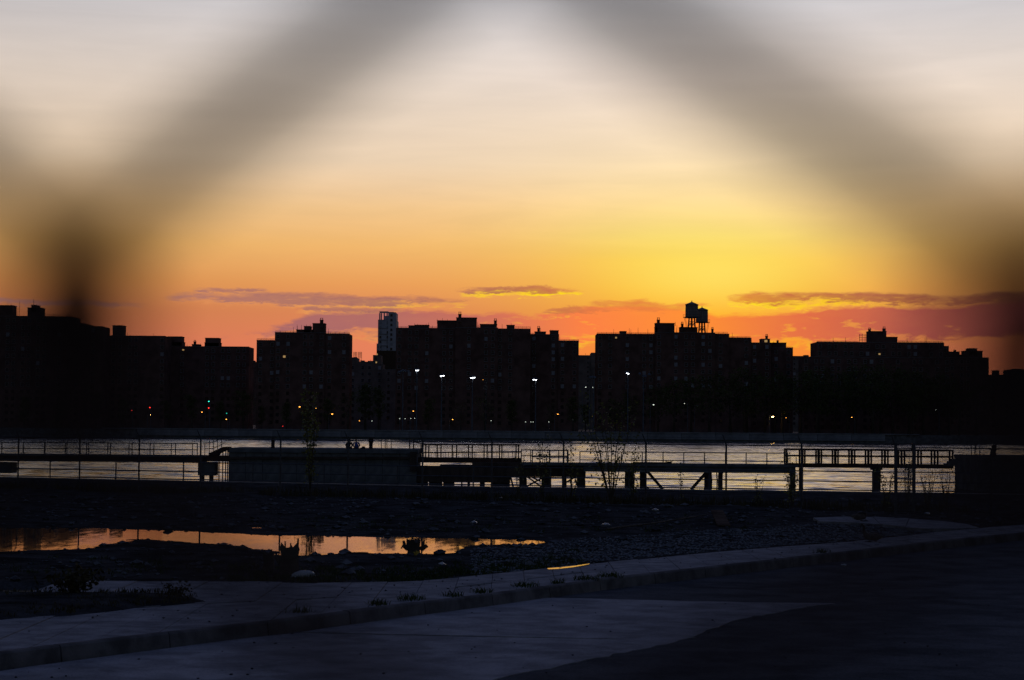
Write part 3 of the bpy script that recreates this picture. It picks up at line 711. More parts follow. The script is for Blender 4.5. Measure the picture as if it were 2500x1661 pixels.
# ================================================================ the pier across the middle of the river view
D = 180.0
def px_box(mb, x0, x1, y0, y1, d, dep, mi=0):
    """box whose front face fills the picture rectangle at distance d"""
    a, b = AT(x0, y0, d), AT(x1, y1, d)
    c, e = AT(x0, y1, d), AT(x1, y0, d)
    return mb.box((a.x+c.x)/2, (b.x+e.x)/2, d, d+dep, (b.z+c.z)/2, (a.z+e.z)/2, mi)
def railing(t, x0, x1, ydeck, ytop, ymid, d, step_px, r_=.045, m_=None, first=None):
    zt, zm, zd = AT((x0+x1)/2, ytop, d).z, AT((x0+x1)/2, ymid, d).z, AT((x0+x1)/2, ydeck, d).z
    a, b = AT(x0, ytop, d).x, AT(x1, ytop, d).x; n = max(1, round((x1-x0)/step_px))
    for k in range(n+1):
        x = a+(b-a)*k/n
        part(t, 'rail_post', MB().tube([(x, d, zd-.1), (x, d, zt)], r_, 6), m_ or galv)
    for z in (zt, zm):
        part(t, 'rail', MB().tube([(a-.05, d, z), (b+.05, d, z)], r_*.95, 6), m_ or galv)

# left walkway
t = thing('walkway', 'left steel walkway with double railing leading to the concrete block', 'walkway', AT(250, 1126, D))
za, zb = AT(250, 1110.5, D).z, AT(250, 1128, D).z
xa, xb = AT(-420, 1110, D).x, AT(497, 1110, D).x
part(t, 'deck', MB().box(xa, xb, D-.1, D+3.2, za-.14, za), conc_dk)
part(t, 'beam', MB().box(xa, xb-.1, D, D+.3, zb, za-.142), rust)
part(t, 'beam', MB().box(xa, xb-.1, D+2.7, D+3.0, zb, za-.142), rust)
railing(t, -420, 482, 1110.5, 1080, 1095, D+.05, 53)
railing(t, -408, 470, 1110.5, 1080, 1095, D+3.1, 52)
t = thing('pier_block', 'small hanging concrete block under the right end of the left walkway', 'pier block', AT(504, 1162, D))
part(t, 'block', px_box(MB(), 483, 524, 1128.6, 1161.5, D+.4, 2.2), conc_dk)
mb = MB()
for x in (492, 514): p = AT(x, 1161, D+1); mb.tube([(p.x, D+1.5, WATER_Z-1), (p.x, D+1.5, p.z+.1)], .2, 8)
part(t, 'pile', mb, timber)
t = thing('pier_block', 'dark concrete block under the walkway at the left edge', 'pier block', AT(0, 1155, D))
part(t, 'block', px_box(MB(), -160, 27, 1128.6, 1155, D+.4, 2.2), conc_dk)
# stair from walkway up to the block
t = thing('pier_stair', 'short sloping stair with bent handrails up to the concrete block', 'stair', AT(530, 1112, D))
poly = [(510, 1113), (510, 1107), (534, 1096), (545, 1091.5), (560, 1091.5), (560, 1098.5), (549, 1099.5), (534, 1108), (530, 1113)]
part(t, 'stringer', MB().prism([(AT(x, y, D).x, AT(x, y, D).z) for x, y in poly], D-.2, D+.1), rust, fix=True)
mb = MB().prism([(AT(x, y, D).x, AT(x, y, D).z) for x, y in poly], D+1.2, D+1.5)
part(t, 'stringer', mb, rust, fix=True)
for k in range(7):
    f = k/6; p = AT(512+33*f, 1108-14*f, D); part(t, 'tread', MB().box(p.x-.2, p.x+.2, D+.11, D+1.19, p.z-.25, p.z-.18), galv)
part(t, 'landing', px_box(MB(), 505, 561, 1113.5, 1127, D-.1, 3.0), rust)
for d in (D-.05, D+1.35):
    pts = [AT(496, 1082, d), AT(511, 1081, d), AT(521, 1080, d), AT(542, 1069, d), AT(570, 1068, d)]
    part(t, 'handrail', MB().tube(pts, .035, 6), galv)
    part(t, 'handrail', MB().tube([AT(500, 1096, d), AT(521, 1095.5, d), AT(548, 1082, d)], .03, 6), galv)
    part(t, 'handrail', MB().tube([AT(548, 1069, d), AT(559, 1066, d), AT(570, 1066, d), AT(570, 1075, d), AT(551, 1076, d)], .03, 6), galv)
    for x, y0, y1 in ((500, 1082, 1113), (511, 1072, 1111), (521, 1066, 1105), (531, 1066, 1099), (541, 1069, 1093)):
        part(t, 'rail_post', MB().tube([AT(x, y0, d), AT(x, y1, d)], .033, 6), galv)
mb = MB()
for x in (535, 544, 551, 556): p = AT(x, 1130, D+1); mb.tube([(p.x, D+1, WATER_Z-1), (p.x, D+1, AT(x, 1100, D+1).z)], .055, 6)
part(t, 'support_pipe', mb, galv)

# concrete dolphin where the two people sit
t = thing('concrete_dolphin', 'long concrete mooring block where the two people sit', 'mooring block', AT(790, 1180, D))
ztop = AT(790, 1096, D).z; xa, xb = AT(558, 1094, D).x, AT(1017.5, 1100, D).x
part(t, 'cap_slab', MB().box(xa-.1, xb+.1, D-.12, D+9, ztop-.36, ztop), conc_dk)
w = (xb-xa)/11
panel = MB().box(0.02, w-.02, 0, .3, WATER_Z-1, ztop-.363).mesh('panel', conc_dk)
for k in range(11): link('panel', panel, t, (xa+k*w-t.location.x, random.uniform(0, .05), -t.location.z))
part(t, 'core', MB().box(xa+.03, xb-.03, D+.36, D+8.8, WATER_Z-1, ztop-.365), conc_dk)
part(t, 'fender', px_box(MB(), 1001, 1017, 1103.5, 1150, D-.35, .3), timber)
part(t, 'fender', MB().bar(AT(560, 1118, D-.1), AT(1000, 1118, D-.1), .2), timber)
def bollard(label, x, ytop, ybase, d, w, prof):
    b = AT(x, ybase, d); h = AT(x, ytop, d).z-b.z; r_ = w*d/F_PX/2
    t = thing('mooring_bollard', label, 'bollard', (b.x, d+1.0, b.z-.03), 'bollards on the pier blocks')
    local(t, 'post', MB().lathe((0, 0, 0), [(r_*p, h*q) for p, q in prof if q <= .72], 14), rust, smooth=True)
    local(t, 'head', MB().lathe((0, 0, 0), [(r_*p, h*q) for p, q in prof if q >= .72], 14), rust, smooth=True)
    return t
PR = [(1.15, 0), (1.15, .06), (.8, .12), (.75, .45), (.85, .6), (1.05, .72), (1.12, .85), (1.1, 1.0), (.9, 1.04)]
bollard('stout iron bollard left of the two seated people', 663, 1071, 1095, D, 9.5, [(1, 0), (1, .1), (.95, .3), (.95, .72), (1, .9), (1, 1.0), (.8, 1.05)])
bollard('flared iron bollard right of the two seated people', 903.5, 1070.5, 1097, D, 12, PR)
# ladder hoops standing on the block
def hoop_ladder(label, xs, y0, y1, d):
    a = AT(xs[0], y1, d); t = thing('ladder_rails', label, 'ladder', (a.x, d, a.z))
    for x in xs: part(t, 'upright', MB().tube([AT(x, y0, d), AT(x, y1+1.5, d)], .034, 6), galv)
    for k in range(0, len(xs)-1, 2): part(t, 'top_bar', MB().tube([AT(xs[k], y0, d), AT(xs[k+1], y0, d)], .03, 6), galv)
hoop_ladder('four thin upright ladder rails on the concrete block', (931, 940.5, 944.8, 955), 1070, 1097, D+.5)
hoop_ladder('thin upright ladder rails on the right hand block', (2371.5, 2380, 2382.5, 2392.5), 1084, 1113, D+.5)

# middle gangway truss
t = thing('gangway', 'dark steel gangway frame with paired posts, middle of the pier', 'gangway', AT(1140, 1130, D+3))
d = D+3
for x, y0 in ((1000.5, 1074), (1009.8, 1074), (1028, 1087), (1039.5, 1087), (1047, 1087), (1067.5, 1086), (1076.8, 1086), (1104.3, 1086), (1114.8, 1086), (1144, 1086.5), (1153, 1086.5), (1182, 1087), (1189.5, 1087),
              (1219.5, 1087), (1225.5, 1087), (1260, 1087), (1266, 1087)):
    a, b = AT(x, y0, d), AT(x, 1119, d)
    part(t, 'post', MB().box(a.x-.055, a.x+.055, d, d+.12, b.z, a.z), rust)
part(t, 'top_chord', MB().bar(AT(1033, 1085.5, d-.02), AT(1271, 1086.5, d-.02), .14, .12), rust)
part(t, 'sloping_chord', MB().bar(AT(1009, 1078, d-.02), AT(1034, 1085.5, d-.02), .1, .1), rust)
part(t, 'middle_chord', MB().bar(AT(1018, 1105.5, d-.02), AT(1272, 1103.5, d-.02), .12, .11), rust)
part(t, 'bottom_beam', px_box(MB(), 1018.5, 1273, 1118, 1130.5, d-.1, 1.6), rust)
mb = MB()
for x in [1021, 1025, 1035, 1053, 1064, 1070, 1082, 1088, 1095, 1107, 1120, 1130, 1134, 1138, 1148, 1158, 1162, 1193, 1200, 1213, 1230, 1241, 1251, 1257]:
    a = AT(x, 1105.5, d+1.4); b = AT(x, 1119, d+1.4); mb.box(a.x-.02, a.x+.02, d+1.4, d+1.44, b.z, a.z)
mb.bar(AT(1019, 1106.5, d+1.42), AT(1272, 1104.5, d+1.42), .05)
part(t, 'far_rail_bars', mb, steel)

# timber pier under it
t = thing('timber_pier', 'low dark timber pier on piles with crossed braces', 'pier', AT(1220, 1190, D+.6))
part(t, 'deck_beam', px_box(MB(), 1018.5, 1430, 1141, 1163.5, D+.6, 3.0), timber)
part(t, 'deck_beam', px_box(MB(), 1074, 1153, 1135.3, 1141.2, D+.9, 2.0), timber)
part(t, 'deck_beam', px_box(MB(), 1152.5, 1430, 1130.8, 1141.2, D+.8, 2.4), timber)
def pile(t, x0, x1, y0, y1, d, taper=1.0):
    a = AT((x0+x1)/2, y0, d); r_ = (x1-x0)*d/F_PX/2
    part(t, 'pile', MB().tube([(a.x, d+r_, WATER_Z-1.5), (a.x+random.uniform(-.05, .05), d+r_, (a.z+WATER_Z)/2), (a.x, d+r_, a.z)], [r_*taper, r_, r_*.97], 12), timber, smooth=False)
for x0, x1 in ((1018, 1045), (1046, 1080), (1081, 1110), (1125, 1129), (1141, 1148), (1171, 1184), (1197, 1246), (1266, 1286), (1321, 1346), (1371, 1383), (1408, 1429)):
    pile(t, x0, x1, 1163, 1190, D+.9)
part(t, 'fascia', px_box(MB(), 1018.5, 1246, 1163, 1178, D+.75, .12), timber)
for a, b in (((1288, 1165), (1322, 1189)), ((1322, 1168), (1286, 1188)), ((1406, 1164), (1382, 1178)), ((1404, 1170), (1412, 1190)), ((1247, 1166), (1253, 1190)), ((1300, 1166), (1320, 1176))):
    part(t, 'brace', MB().bar(AT(*a, D+.6), AT(*b, D+.6), .16, .14), timber)

# right walkway
t = thing('walkway', 'right concrete walkway with thin railing on piles and slanted braces', 'walkway', AT(1600, 1152, D))
za, zb = AT(1610, 1132.5, D).z, AT(1610, 1153.5, D).z; xa, xb = AT(1275, 1130, D).x, AT(1948, 1135, D).x
part(t, 'deck', MB().box(xa, xb, D-.2, D+3.4, za-.22, za), conc_dk)
part(t, 'beam', MB().box(AT(1425, 1140, D).x, xb-.2, D, D+.4, zb, za-.222), conc_dk)
part(t, 'beam', MB().box(AT(1425, 1140, D).x, xb-.2, D+2.6, D+3.0, zb, za-.222), conc_dk)
railing(t, 1416, 1923, 1132.5, 1105, 1125, D, 51)
railing(t, 1273, 1387, 1130.5, 1099, 1113.5, D+3.2, 21)
railing(t, 1300, 1385, 1130.5, 1100, 1116, D+.2, 42)
part(t, 'toe_board', MB().box(AT(1545, 1130, D).x, AT(1640, 1130, D).x, D-.18, D-.12, za-.02, za+.14), timber)
for x0, x1, y in ((1526, 1550, 1152), (1562, 1578, 1152), (1719, 1739, 1154), (1748.5, 1751.5, 1154), (1754, 1766, 1154), (1930.5, 1944, 1155), (1951, 1962, 1142)):
    pile(t, x0, x1, y, 1195, D+.8)
for a, b in (((1581, 1152), (1619, 1196)), ((1725, 1153), (1686, 1197)), ((1577, 1190), (1584, 1196))):
    part(t, 'brace', MB().bar(AT(*a, D+.5), AT(*b, D+.5), .3, .25), timber)
# pigeon-sized cleat on the deck edge
p = AT(1633, 1131, D); t = thing('mooring_cleat', 'small iron cleat on the edge of the right walkway', 'cleat', (p.x, D+.1, za))
local(t, 'foot', MB().box(-.12, .12, -.06, .06, 0, .12), rust); local(t, 'horn', MB().tube([(-.3, 0, .2), (-.1, 0, .15), (.1, 0, .15), (.3, 0, .2)], [.03, .05, .05, .03], 6), rust)

# right gangway truss
t = thing('gangway', 'right hand truss gangway with paired posts and three chords', 'gangway', AT(2120, 1140, D+.3)); d = D+.3
A0, B0 = AT(1919, 1093.5, d), AT(2328, 1100, d); zt = (A0.z+B0.z)/2; zm = AT(2120, 1114.5, d).z; z0, z1 = AT(2120, 1133, d).z, AT(2120, 1143, d).z
for dd in (0, 1.3):
    part(t, 'top_chord', MB().box(A0.x, B0.x, d+dd, d+dd+.14, zt-.16, zt), rust)
    part(t, 'middle_chord', MB().box(A0.x, B0.x, d+dd+.02, d+dd+.1, zm-.075, zm+.075), rust)
    part(t, 'bottom_chord', MB().box(A0.x, B0.x, d+dd-.02, d+dd+.18, z1, z0), rust)
    for k in range(11):
        x = A0.x+.06+(B0.x-A0.x-.12)*(k/10)
        for q in ((0,) if k in (0, 10) else (-.14, .14)):
            part(t, 'post', MB().box(x+q-.075, x+q+.075, d+dd+.01, d+dd+.12, z0-.02, zt-.1), rust)
part(t, 'deck_grating', MB().box(A0.x, B0.x, d+.19, d+1.27, z0-.12, z0-.04), rust)
mb = MB()
for x in (1929, 1944, 1951): a = AT(x, 1116, d+2); b = AT(x, 1134, d+2); mb.box(a.x-.03, a.x+.03, d+2, d+2.06, b.z, a.z)
mb.bar(AT(1926, 1112, d+2), AT(1953, 1113, d+2), .06)
part(t, 'end_gate', mb, galv)
t2 = thing('timber_pile', 'thick square timber pile under the right hand gangway', 'pile', AT(2142, 1144, D+.7))
pile(t2, 2132, 2153, 1143, 1203, D+.9)
part(t2, 'collar', px_box(MB(), 2130, 2155, 1143.5, 1148, D+.6, 1.2), rust)
# right block
t = thing('concrete_dolphin', 'dark concrete mooring block at the right edge of the pier', 'mooring block', AT(2420, 1205, D-2))
ztop = AT(2420, 1113.5, D).z; xa = AT(2329, 1113, D+9).x; xb = AT(2900, 1113, D).x
part(t, 'cap_slab', MB().box(xa, xb, D-1.0, D+9, ztop-.4, ztop), conc_dk)
w = (xb-xa)/12
panel = MB().box(0.02, w-.02, 0, .3, WATER_Z-1, ztop-.403).mesh('panel', conc_dk)
for k in range(12): link('panel', panel, t, (xa+k*w-t.location.x, 1.1+random.uniform(0, .05), -t.location.z))
part(t, 'core', MB().box(xa+.03, xb-.03, D-.4, D+8.8, WATER_Z-1, ztop-.405), conc_dk)
for k in range(3): part(t, 'step', px_box(MB(), 2308+k*8, 2338, 1132-k*5.5, 1138, D-.8+k*.02, .8), conc_dk)
t = bollard('cross armed iron bollard on the right hand block', 2434, 1086, 1113, D, 12, [(1.3, 0), (1.2, .08), (.8, .15), (.75, .4), (.9, .55), (1.0, .72), (1.0, .9), (.8, 1.0)])
local(t, 'arm', MB().tube([(-.55, 0, .66), (-.2, 0, .6), (.2, 0, .6), (.55, 0, .66)], [.07, .09, .09, .07], 8), rust)

# ================================================================ bulkhead edge, guard rail and chain link fence of the lot
EDGE = [(-900, 1152), (0, 1167), (560, 1178), (1000, 1187), (1400, 1193), (1800, 1199), (2320, 1206), (3400, 1222)]
EDGE_W = [G(x, y, 0.0) for x, y in EDGE]
def edge_y(x):
    return float(np.interp(x, [p.x for p in EDGE_W], [p.y for p in EDGE_W]))
t = thing('bulkhead', 'concrete bulkhead along the near edge of the river', 'bulkhead', (0, edge_y(0), 0))
for i in range(len(EDGE_W)-1):
    a, b = EDGE_W[i], EDGE_W[i+1]; n = max(1, round((b-a).length/6)); dv = (b-a)/n
    for k in range(n):
        p, q = a+dv*(k+.004), a+dv*(k+.996)
        part(t, 'cap_stone', MB().slab([(p.x, p.y-.75), (q.x, q.y-.75), (q.x, q.y), (p.x, p.y)], -.5, .06+random.uniform(-.01, .012)), conc)
    part(t, 'face', MB().slab([(a.x, a.y-.35), (b.x, b.y-.35), (b.x, b.y-.05), (a.x, a.y-.05)], WATER_Z-1, -.49), conc_dk)
t = thing('guard_rail', 'long two rail pipe guard rail along the bulkhead', 'guard rail', (0, edge_y(0)-.4, 0))
xs = [-46+4.3*k for k in range(21)]
xs = [x+.9 for x in xs]
for x in xs: part(t, 'rail_post', MB().tube([(x, edge_y(x)-.4, .05), (x, edge_y(x)-.4, 1.14)], .042, 6), galv)
for a, b in zip(xs, xs[1:]):
    for z in (1.14, .60, .14): part(t, 'rail', MB().tube([(a, edge_y(a)-.4, z), (b, edge_y(b)-.4, z)], .034, 6), galv)

# chain link fence with barbed wire arms
def fence_pt(px):
    f = (px-45)/(1957-45); Dp = 104-16*f; return Vector((AT(px, 1100, Dp).x, Dp, 0))
POSTS = [-480, -330, -180, -105, 45, 195, 340, 490, 685, 850, 1032, 1201, 1376, 1577, 1773, 1957, 2186]
post_w = [fence_pt(p) for p in POSTS]
FH = 2.72
t = thing('chain_link_fence', 'tall chain link fence with angled barbed wire arms across the lot', 'fence', (post_w[0].x, post_w[0].y, 0))
def mesh_panel(w, h, cell=.062, r_=.0022):
    mb = MB(); n = int((w+h)/(cell*1.41421))+1
    for k in range(n):
        c = k*cell*1.41421
        for sgn in (1, -1):
            x0, z0 = (c, 0) if c <= w else (w, c-w)
            x1, z1 = (c-h, h) if c-h >= 0 else (0, c)
            if sgn < 0: x0, x1 = w-x0, w-x1
            mb.tube([(x0, .004*sgn, z0), (x1, .004*sgn, z1)], r_, 3, caps=False)
    return mb
unit = None
for i, p in enumerate(post_w):
    part(t, 'post', MB().tube([(p.x, p.y, -.2), (p.x, p.y, FH)], .042, 8), galv)
    a = Vector((p.x, p.y, FH)); e = a+Vector((-.17, -.12, .42))
    part(t, 'barb_arm', MB().tube([a, a.lerp(e, .5), e], [.035, .03, .02], 6), galv)
    if i+1 < len(post_w):
        q = post_w[i+1]; v = q-p
        part(t, 'top_rail', MB().tube([(p.x, p.y, FH-.03), (q.x, q.y, FH-.03)], .026, 6), galv)
        part(t, 'tension_wire', MB().tube([(p.x, p.y, .08), (q.x, q.y, .08)], .006, 4), galv)
        for f in (.35, .7, 1.0):
            s_ = Vector((-.17, -.12, .42))*f; part(t, 'barbed_wire', MB().tube([p+Vector((0, 0, FH))+s_, (p+q)/2+Vector((0, 0, FH-.015))+s_, q+Vector((0, 0, FH))+s_], .006, 4), galv)
        if unit is None: unit = mesh_panel(3.0, FH-.08).mesh('wire_mesh', galv)
        o = link('wire_mesh', unit, t, (p.x-t.location.x, p.y-t.location.y, .05), rot=(0, 0, math.atan2(v.y, v.x)), scale=(v.length/3.0, 1, 1))
# swing gate leaf standing at the right end
g0, g1 = AT(2187, 1100, 84.5), AT(2231, 1100, 84.2)
t = thing('fence_gate', 'narrow wire gate between two thick posts near the right edge', 'gate', (g0.x, g0.y, 0))
for p in (g0, g1): part(t, 'post', MB().tube([(p.x, p.y, -.2), (p.x, p.y, FH+.15)], .075, 10), galv)
gm = mesh_panel(.62, FH-.2, .045, .004).mesh('wire_mesh', galv)
for k in range(2): link('wire_mesh', gm, t, (.07, .02+.03*k, .1))
for z in (.12, 1.4, FH-.06): part(t, 'gate_bar', MB().tube([(g0.x, g0.y, z), (g1.x, g1.y, z)], .025, 6), galv)
q0 = Vector((g1.x, g1.y, 0)); q1 = AT(2420, 1100, 83); q2 = AT(2640, 1100, 82)
t = thing('chain_link_fence', 'chain link fence continuing right of the narrow wire gate', 'fence', (q0.x, q0.y, 0))
for a, b in ((q0, q1), (q1, q2)):
    v = Vector((b.x-a.x, b.y-a.y, 0))
    part(t, 'post', MB().tube([(b.x, b.y, -.2), (b.x, b.y, FH)], .042, 8), galv)
    part(t, 'top_rail', MB().tube([(a.x, a.y, FH-.03), (b.x, b.y, FH-.03)], .026, 6), galv)
    link('wire_mesh', unit, t, (a.x-t.location.x, a.y-t.location.y, .05), rot=(0, 0, math.atan2(v.y, v.x)), scale=(v.length/3.0, 1, 1))
# ================================================================ foreground: lot, puddle, sidewalk, kerb, road
SW_Z, ROAD_Z = 0.05, -0.19
KTOP = [(-500, 1655), (0, 1597), (79, 1586), (371, 1551), (583, 1528), (794, 1501), (1006, 1475), (1250, 1445), (1462, 1415), (1700, 1389), (1912, 1365), (2097, 1344), (2309, 1320), (2500, 1301), (2900, 1268)]
BACK = [(-500, 1428), (0, 1420), (106, 1419), (583, 1419), (794, 1424), (1006, 1419), (1112, 1411), (1250, 1397), (1435, 1377), (1568, 1365), (1727, 1349), (1886, 1336), (2097, 1320), (2309, 1297), (2500, 1281), (2900, 1250)]
def resample(pts, n):
    d = [0]
    for a, b in zip(pts, pts[1:]): d.append(d[-1]+(b-a).length)
    out = []
    for k in range(n+1):
        s = d[-1]*k/n; i = max(j for j in range(len(d)) if d[j] <= s+1e-9); i = min(i, len(pts)-2)
        out.append(pts[i].lerp(pts[i+1], (s-d[i])/(d[i+1]-d[i])))
    return out
kt = [G(x, y, SW_Z) for x, y in KTOP]; bk = [G(x, y, SW_Z) for x, y in BACK]
def curve_y(pts, x): return float(np.interp(x, [p.x for p in pts], [p.y for p in pts]))
bxs, bys = np.array([p.x for p in bk]), np.array([p.y for p in bk])
conc_sw = mat('sidewalk_concrete', (0.39, 0.38, 0.39), 0.9, speck=.25, stain=.18, var=0.25, scale=1.6, bump=0.8, bscale=14, spec=0)
conc_rd = mat('road_concrete', (0.42, 0.405, 0.415), 0.85, speck=.25, stain=.2, var=0.25, scale=1.1, bump=0.7, bscale=16, spec=0)
asphalt = mat('asphalt', (0.135, 0.137, 0.145), 0.9, speck=.35, stain=.25, var=0.25, scale=0.9, bump=0.6, bscale=20, spec=0)
kerb_m = mat('kerb_concrete', (0.20, 0.185, 0.18), 0.9, var=0.35, scale=1.6, bump=0.5, bscale=14, spec=0)

sw = tag(link('sidewalk', None, loc=(0, 40, SW_Z)), 'pale concrete sidewalk slabs curving along the lot', kind='structure')
N = 44
kk = resample(kt, N)
for i in range(N):
    a, b = kk[i], kk[i+1]; e = (b-a)*.010
    def inner(p, q=.16):
        d = (b-a).normalized(); n_ = Vector((-d.y, d.x, 0)); return p+n_*q
    a2, b2 = inner(a+e), inner(b-e)
    c = Vector((b2.x, max(curve_y(bk, b2.x), b2.y+.4), 0)); d_ = Vector((a2.x, max(curve_y(bk, a2.x), a2.y+.4), 0))
    rows = 2 if (d_-a2).length > 3.2 else 1
    for r_ in range(rows):
        f0, f1 = r_/rows+(.004 if r_ else 0), (r_+1)/rows
        q = [a2.lerp(d_, f0), b2.lerp(c, f0), b2.lerp(c, f1), a2.lerp(d_, f1)]
        z = SW_Z+random.uniform(-.012, .006)
        part(sw, 'slab', MB().slab([(p.x, p.y) for p in q], z-.14, z), conc_sw)
kb = tag(link('kerb', None, loc=(0, 38, ROAD_Z)), 'weathered concrete kerb stones between sidewalk and road', kind='structure')
NK = 26
kk2 = resample(kt, NK)
for i in range(NK):
    a, b = kk2[i], kk2[i+1]; d = (b-a); dn = d.normalized(); n_ = Vector((-dn.y, dn.x, 0)); e = d*.006
    z = SW_Z+.012+random.uniform(-.006, .006)
    q = [a+e-n_*.02, b-e-n_*.02, b-e+n_*.15, a+e+n_*.15]
    mb = MB(); vs = [(q[0].x-n_.x*.04, q[0].y-n_.y*.04, ROAD_Z-.1), (q[1].x-n_.x*.04, q[1].y-n_.y*.04, ROAD_Z-.1), (q[1].x, q[1].y, z-.03), (q[0].x, q[0].y, z-.03),
          (q[0].x+n_.x*.03, q[0].y+n_.y*.03, z), (q[1].x+n_.x*.03, q[1].y+n_.y*.03, z), (q[2].x, q[2].y, z), (q[3].x, q[3].y, z), (q[2].x, q[2].y, ROAD_Z-.1), (q[3].x, q[3].y, ROAD_Z-.1)]
    mb.add(vs, [(0, 1, 2, 3), (3, 2, 5, 4), (4, 5, 6, 7), (7, 6, 8, 9), (0, 3, 4, 7, 9), (1, 8, 6, 5, 2)])
    part(kb, 'kerb_stone', mb, kerb_m)

# road: asphalt sheet, climbing to the street where the camera stands
mb = MB(); cols = np.linspace(-60, 70, 40)
ys = [-14, 3.0, 8, 14, 20, 25]; zs = [1.9, 1.9, 1.35, .72, .12, ROAD_Z]
vs, fs = [], []
for y, z in zip(ys, zs): vs += [(x, y, z) for x in cols]
vs += [(x, max(26, curve_y(kt, x)+.1), ROAD_Z) for x in cols]
for r_ in range(len(ys)):
    for k in range(len(cols)-1):
        a = r_*len(cols)+k; fs.append((a, a+1, a+1+len(cols), a+len(cols)))
struct('road', MB().add(vs, fs), asphalt, smooth=True)
# concrete carriageway slabs beside the kerb
cp = tag(link('concrete_pavement', None, loc=(0, 36, ROAD_Z)), 'pale concrete paving slabs beside the kerb, worn edge to asphalt', kind='structure')
low = [(2040, 1475), (1960, 1484), (1870, 1502), (1800, 1512), (1720, 1541), (1640, 1568), (1540, 1591), (1440, 1612), (1340, 1633), (1250, 1651), (1100, 1690), (900, 1730)]
jt = lambda x: 1546+(x-750)*.0205
top_pts = [(2040, 1475), (1700, 1470), (1390, 1462), (1300, 1461)]
kbot = [G(x, y, ROAD_Z) for x, y in [(0, 1646), (79, 1633), (371, 1594), (583, 1567), (794, 1540), (1059, 1503), (1250, 1474), (1330, 1463)]]
def slabp(pts):
    q = [G(x, y, ROAD_Z) for x, y in pts]
    part(cp, 'slab', MB().slab([(p.x, p.y) for p in q], ROAD_Z-.05, ROAD_Z+.012+random.uniform(-.002, .003)), conc_rd)
rs = random.Random(3)
def rough(pts):
    out = []
    for (x0, y0), (x1, y1) in zip(pts, pts[1:]):
        for k in range(5): f = k/5; out.append((x0+(x1-x0)*f+rs.uniform(-9, 9), y0+(y1-y0)*f+rs.uniform(-1.4, 1.4)))
    return out+[pts[-1]]
slabp([(2040, 1475), (1700, 1469.5), (1390, 1462), (1322, 1461), (1250, 1470), (1059, 1498), (794, 1535.5), (735, 1545)]+[(x, jt(x)) for x in (1000, 1300, 1600)]+[(1695, 1555)]+list(reversed(rough([(2030, 1476.5), (1960, 1484), (1870, 1502), (1800, 1512), (1715, 1547)]))))
slabp([(725, 1547), (583, 1562), (371, 1590), (79, 1629), (0, 1641), (-300, 1680)]+[(-200, 1760), (820, 1745)]+list(reversed(rough([(1690, 1557), (1640, 1570), (1540, 1591), (1440, 1612), (1340, 1633), (1250, 1651), (1100, 1688), (900, 1730)])))+[(1500, 1563), (1100, 1556)])

# ---------------------------------------------------------------- lot ground with a long puddle
POOL = [(-500, 1286), (0, 1287), (230, 1288), (450, 1295), (640, 1304), (800, 1306.5), (980, 1310.5), (1240, 1316), (1330, 1319.5), (1327, 1325), (1285, 1332), (1240, 1328), (1170, 1331), (1140, 1345), (1101, 1353.5), (1000, 1351),
        (920, 1352), (880, 1348), (780, 1356), (690, 1357), (635, 1354), (655, 1346), (600, 1337), (520, 1330), (430, 1322), (360, 1317), (320, 1316), (318, 1318), (310, 1324), (271, 1328), (230, 1340), (110, 1343), (0, 1348), (-200, 1352), (-500, 1354)]
PW = np.array([[*G(x, y, -.03)[:2]] for x, y in POOL])
def sdist(P, poly):
    d2 = np.full(len(P), 1e9); inside = np.zeros(len(P), bool); n = len(poly)
    for i in range(n):
        a, b = poly[i], poly[(i+1) % n]; ab = b-a; ap = P-a
        t_ = np.clip((ap@ab)/(ab@ab+1e-12), 0, 1); q = ap-t_[:, None]*ab
        d2 = np.minimum(d2, (q**2).sum(1))
        c = ((a[1] > P[:, 1]) != (b[1] > P[:, 1])) & (P[:, 0] < (b[0]-a[0])*(P[:, 1]-a[1])/(b[1]-a[1]+1e-12)+a[0])
        inside ^= c
    return np.where(inside, -1, 1)*np.sqrt(d2)
gx = np.arange(-34, 34.01, .14); gy = []
y = 34.0
while y < 126: gy.append(y); y += .13+.0021*(y-34)
gy = np.array(gy)
XX, YY = np.meshgrid(gx, gy); P = np.stack([XX.ravel(), YY.ravel()], 1)
def fnoise(P, s, seed):
    r_ = np.random.RandomState(seed); g = r_.rand(64, 64); u, v = P[:, 0]*s % 64, P[:, 1]*s % 64
    i, j = u.astype(int), v.astype(int); fu, fv = u-i, v-j; fu, fv = fu*fu*(3-2*fu), fv*fv*(3-2*fv)
    i1, j1 = (i+1) % 64, (j+1) % 64
    return (g[i, j]*(1-fu)*(1-fv)+g[i1, j]*fu*(1-fv)+g[i, j1]*(1-fu)*fv+g[i1, j1]*fu*fv)-.5
sd_ = sdist(P, PW)
edge = fnoise(P, .9, 1)*.5+fnoise(P, 2.3, 2)*.32+fnoise(P, 6, 5)*.22
sdn = sd_+edge*.9
H = np.clip(sdn*.045, -.10, .03)-.036
H += fnoise(P, .35, 3)*.06*np.clip(sd_/4, 0, 1)+fnoise(P, 1.4, 4)*.05*np.clip(sd_/1.5, .12, 1)+fnoise(P, 5, 6)*.035*np.clip(sd_+.4, .15, 1)
by = np.interp(P[:, 0], bxs, bys)
H = np.where(P[:, 1] < by+.15, np.minimum(H, -.10), H)                      # under the sidewalk
ey = np.interp(P[:, 0], [p.x for p in EDGE_W], [p.y for p in EDGE_W])
far_w = np.clip((P[:, 1]-76)/8, 0, 1)
H += far_w*(.02+np.maximum(0, fnoise(P, .22, 9))*.35*(1-np.clip((P[:, 1]-ey+6)/4, 0, 1)))   # low spoil heaps by the fence
keep_row = P[:, 1] <= ey-.72
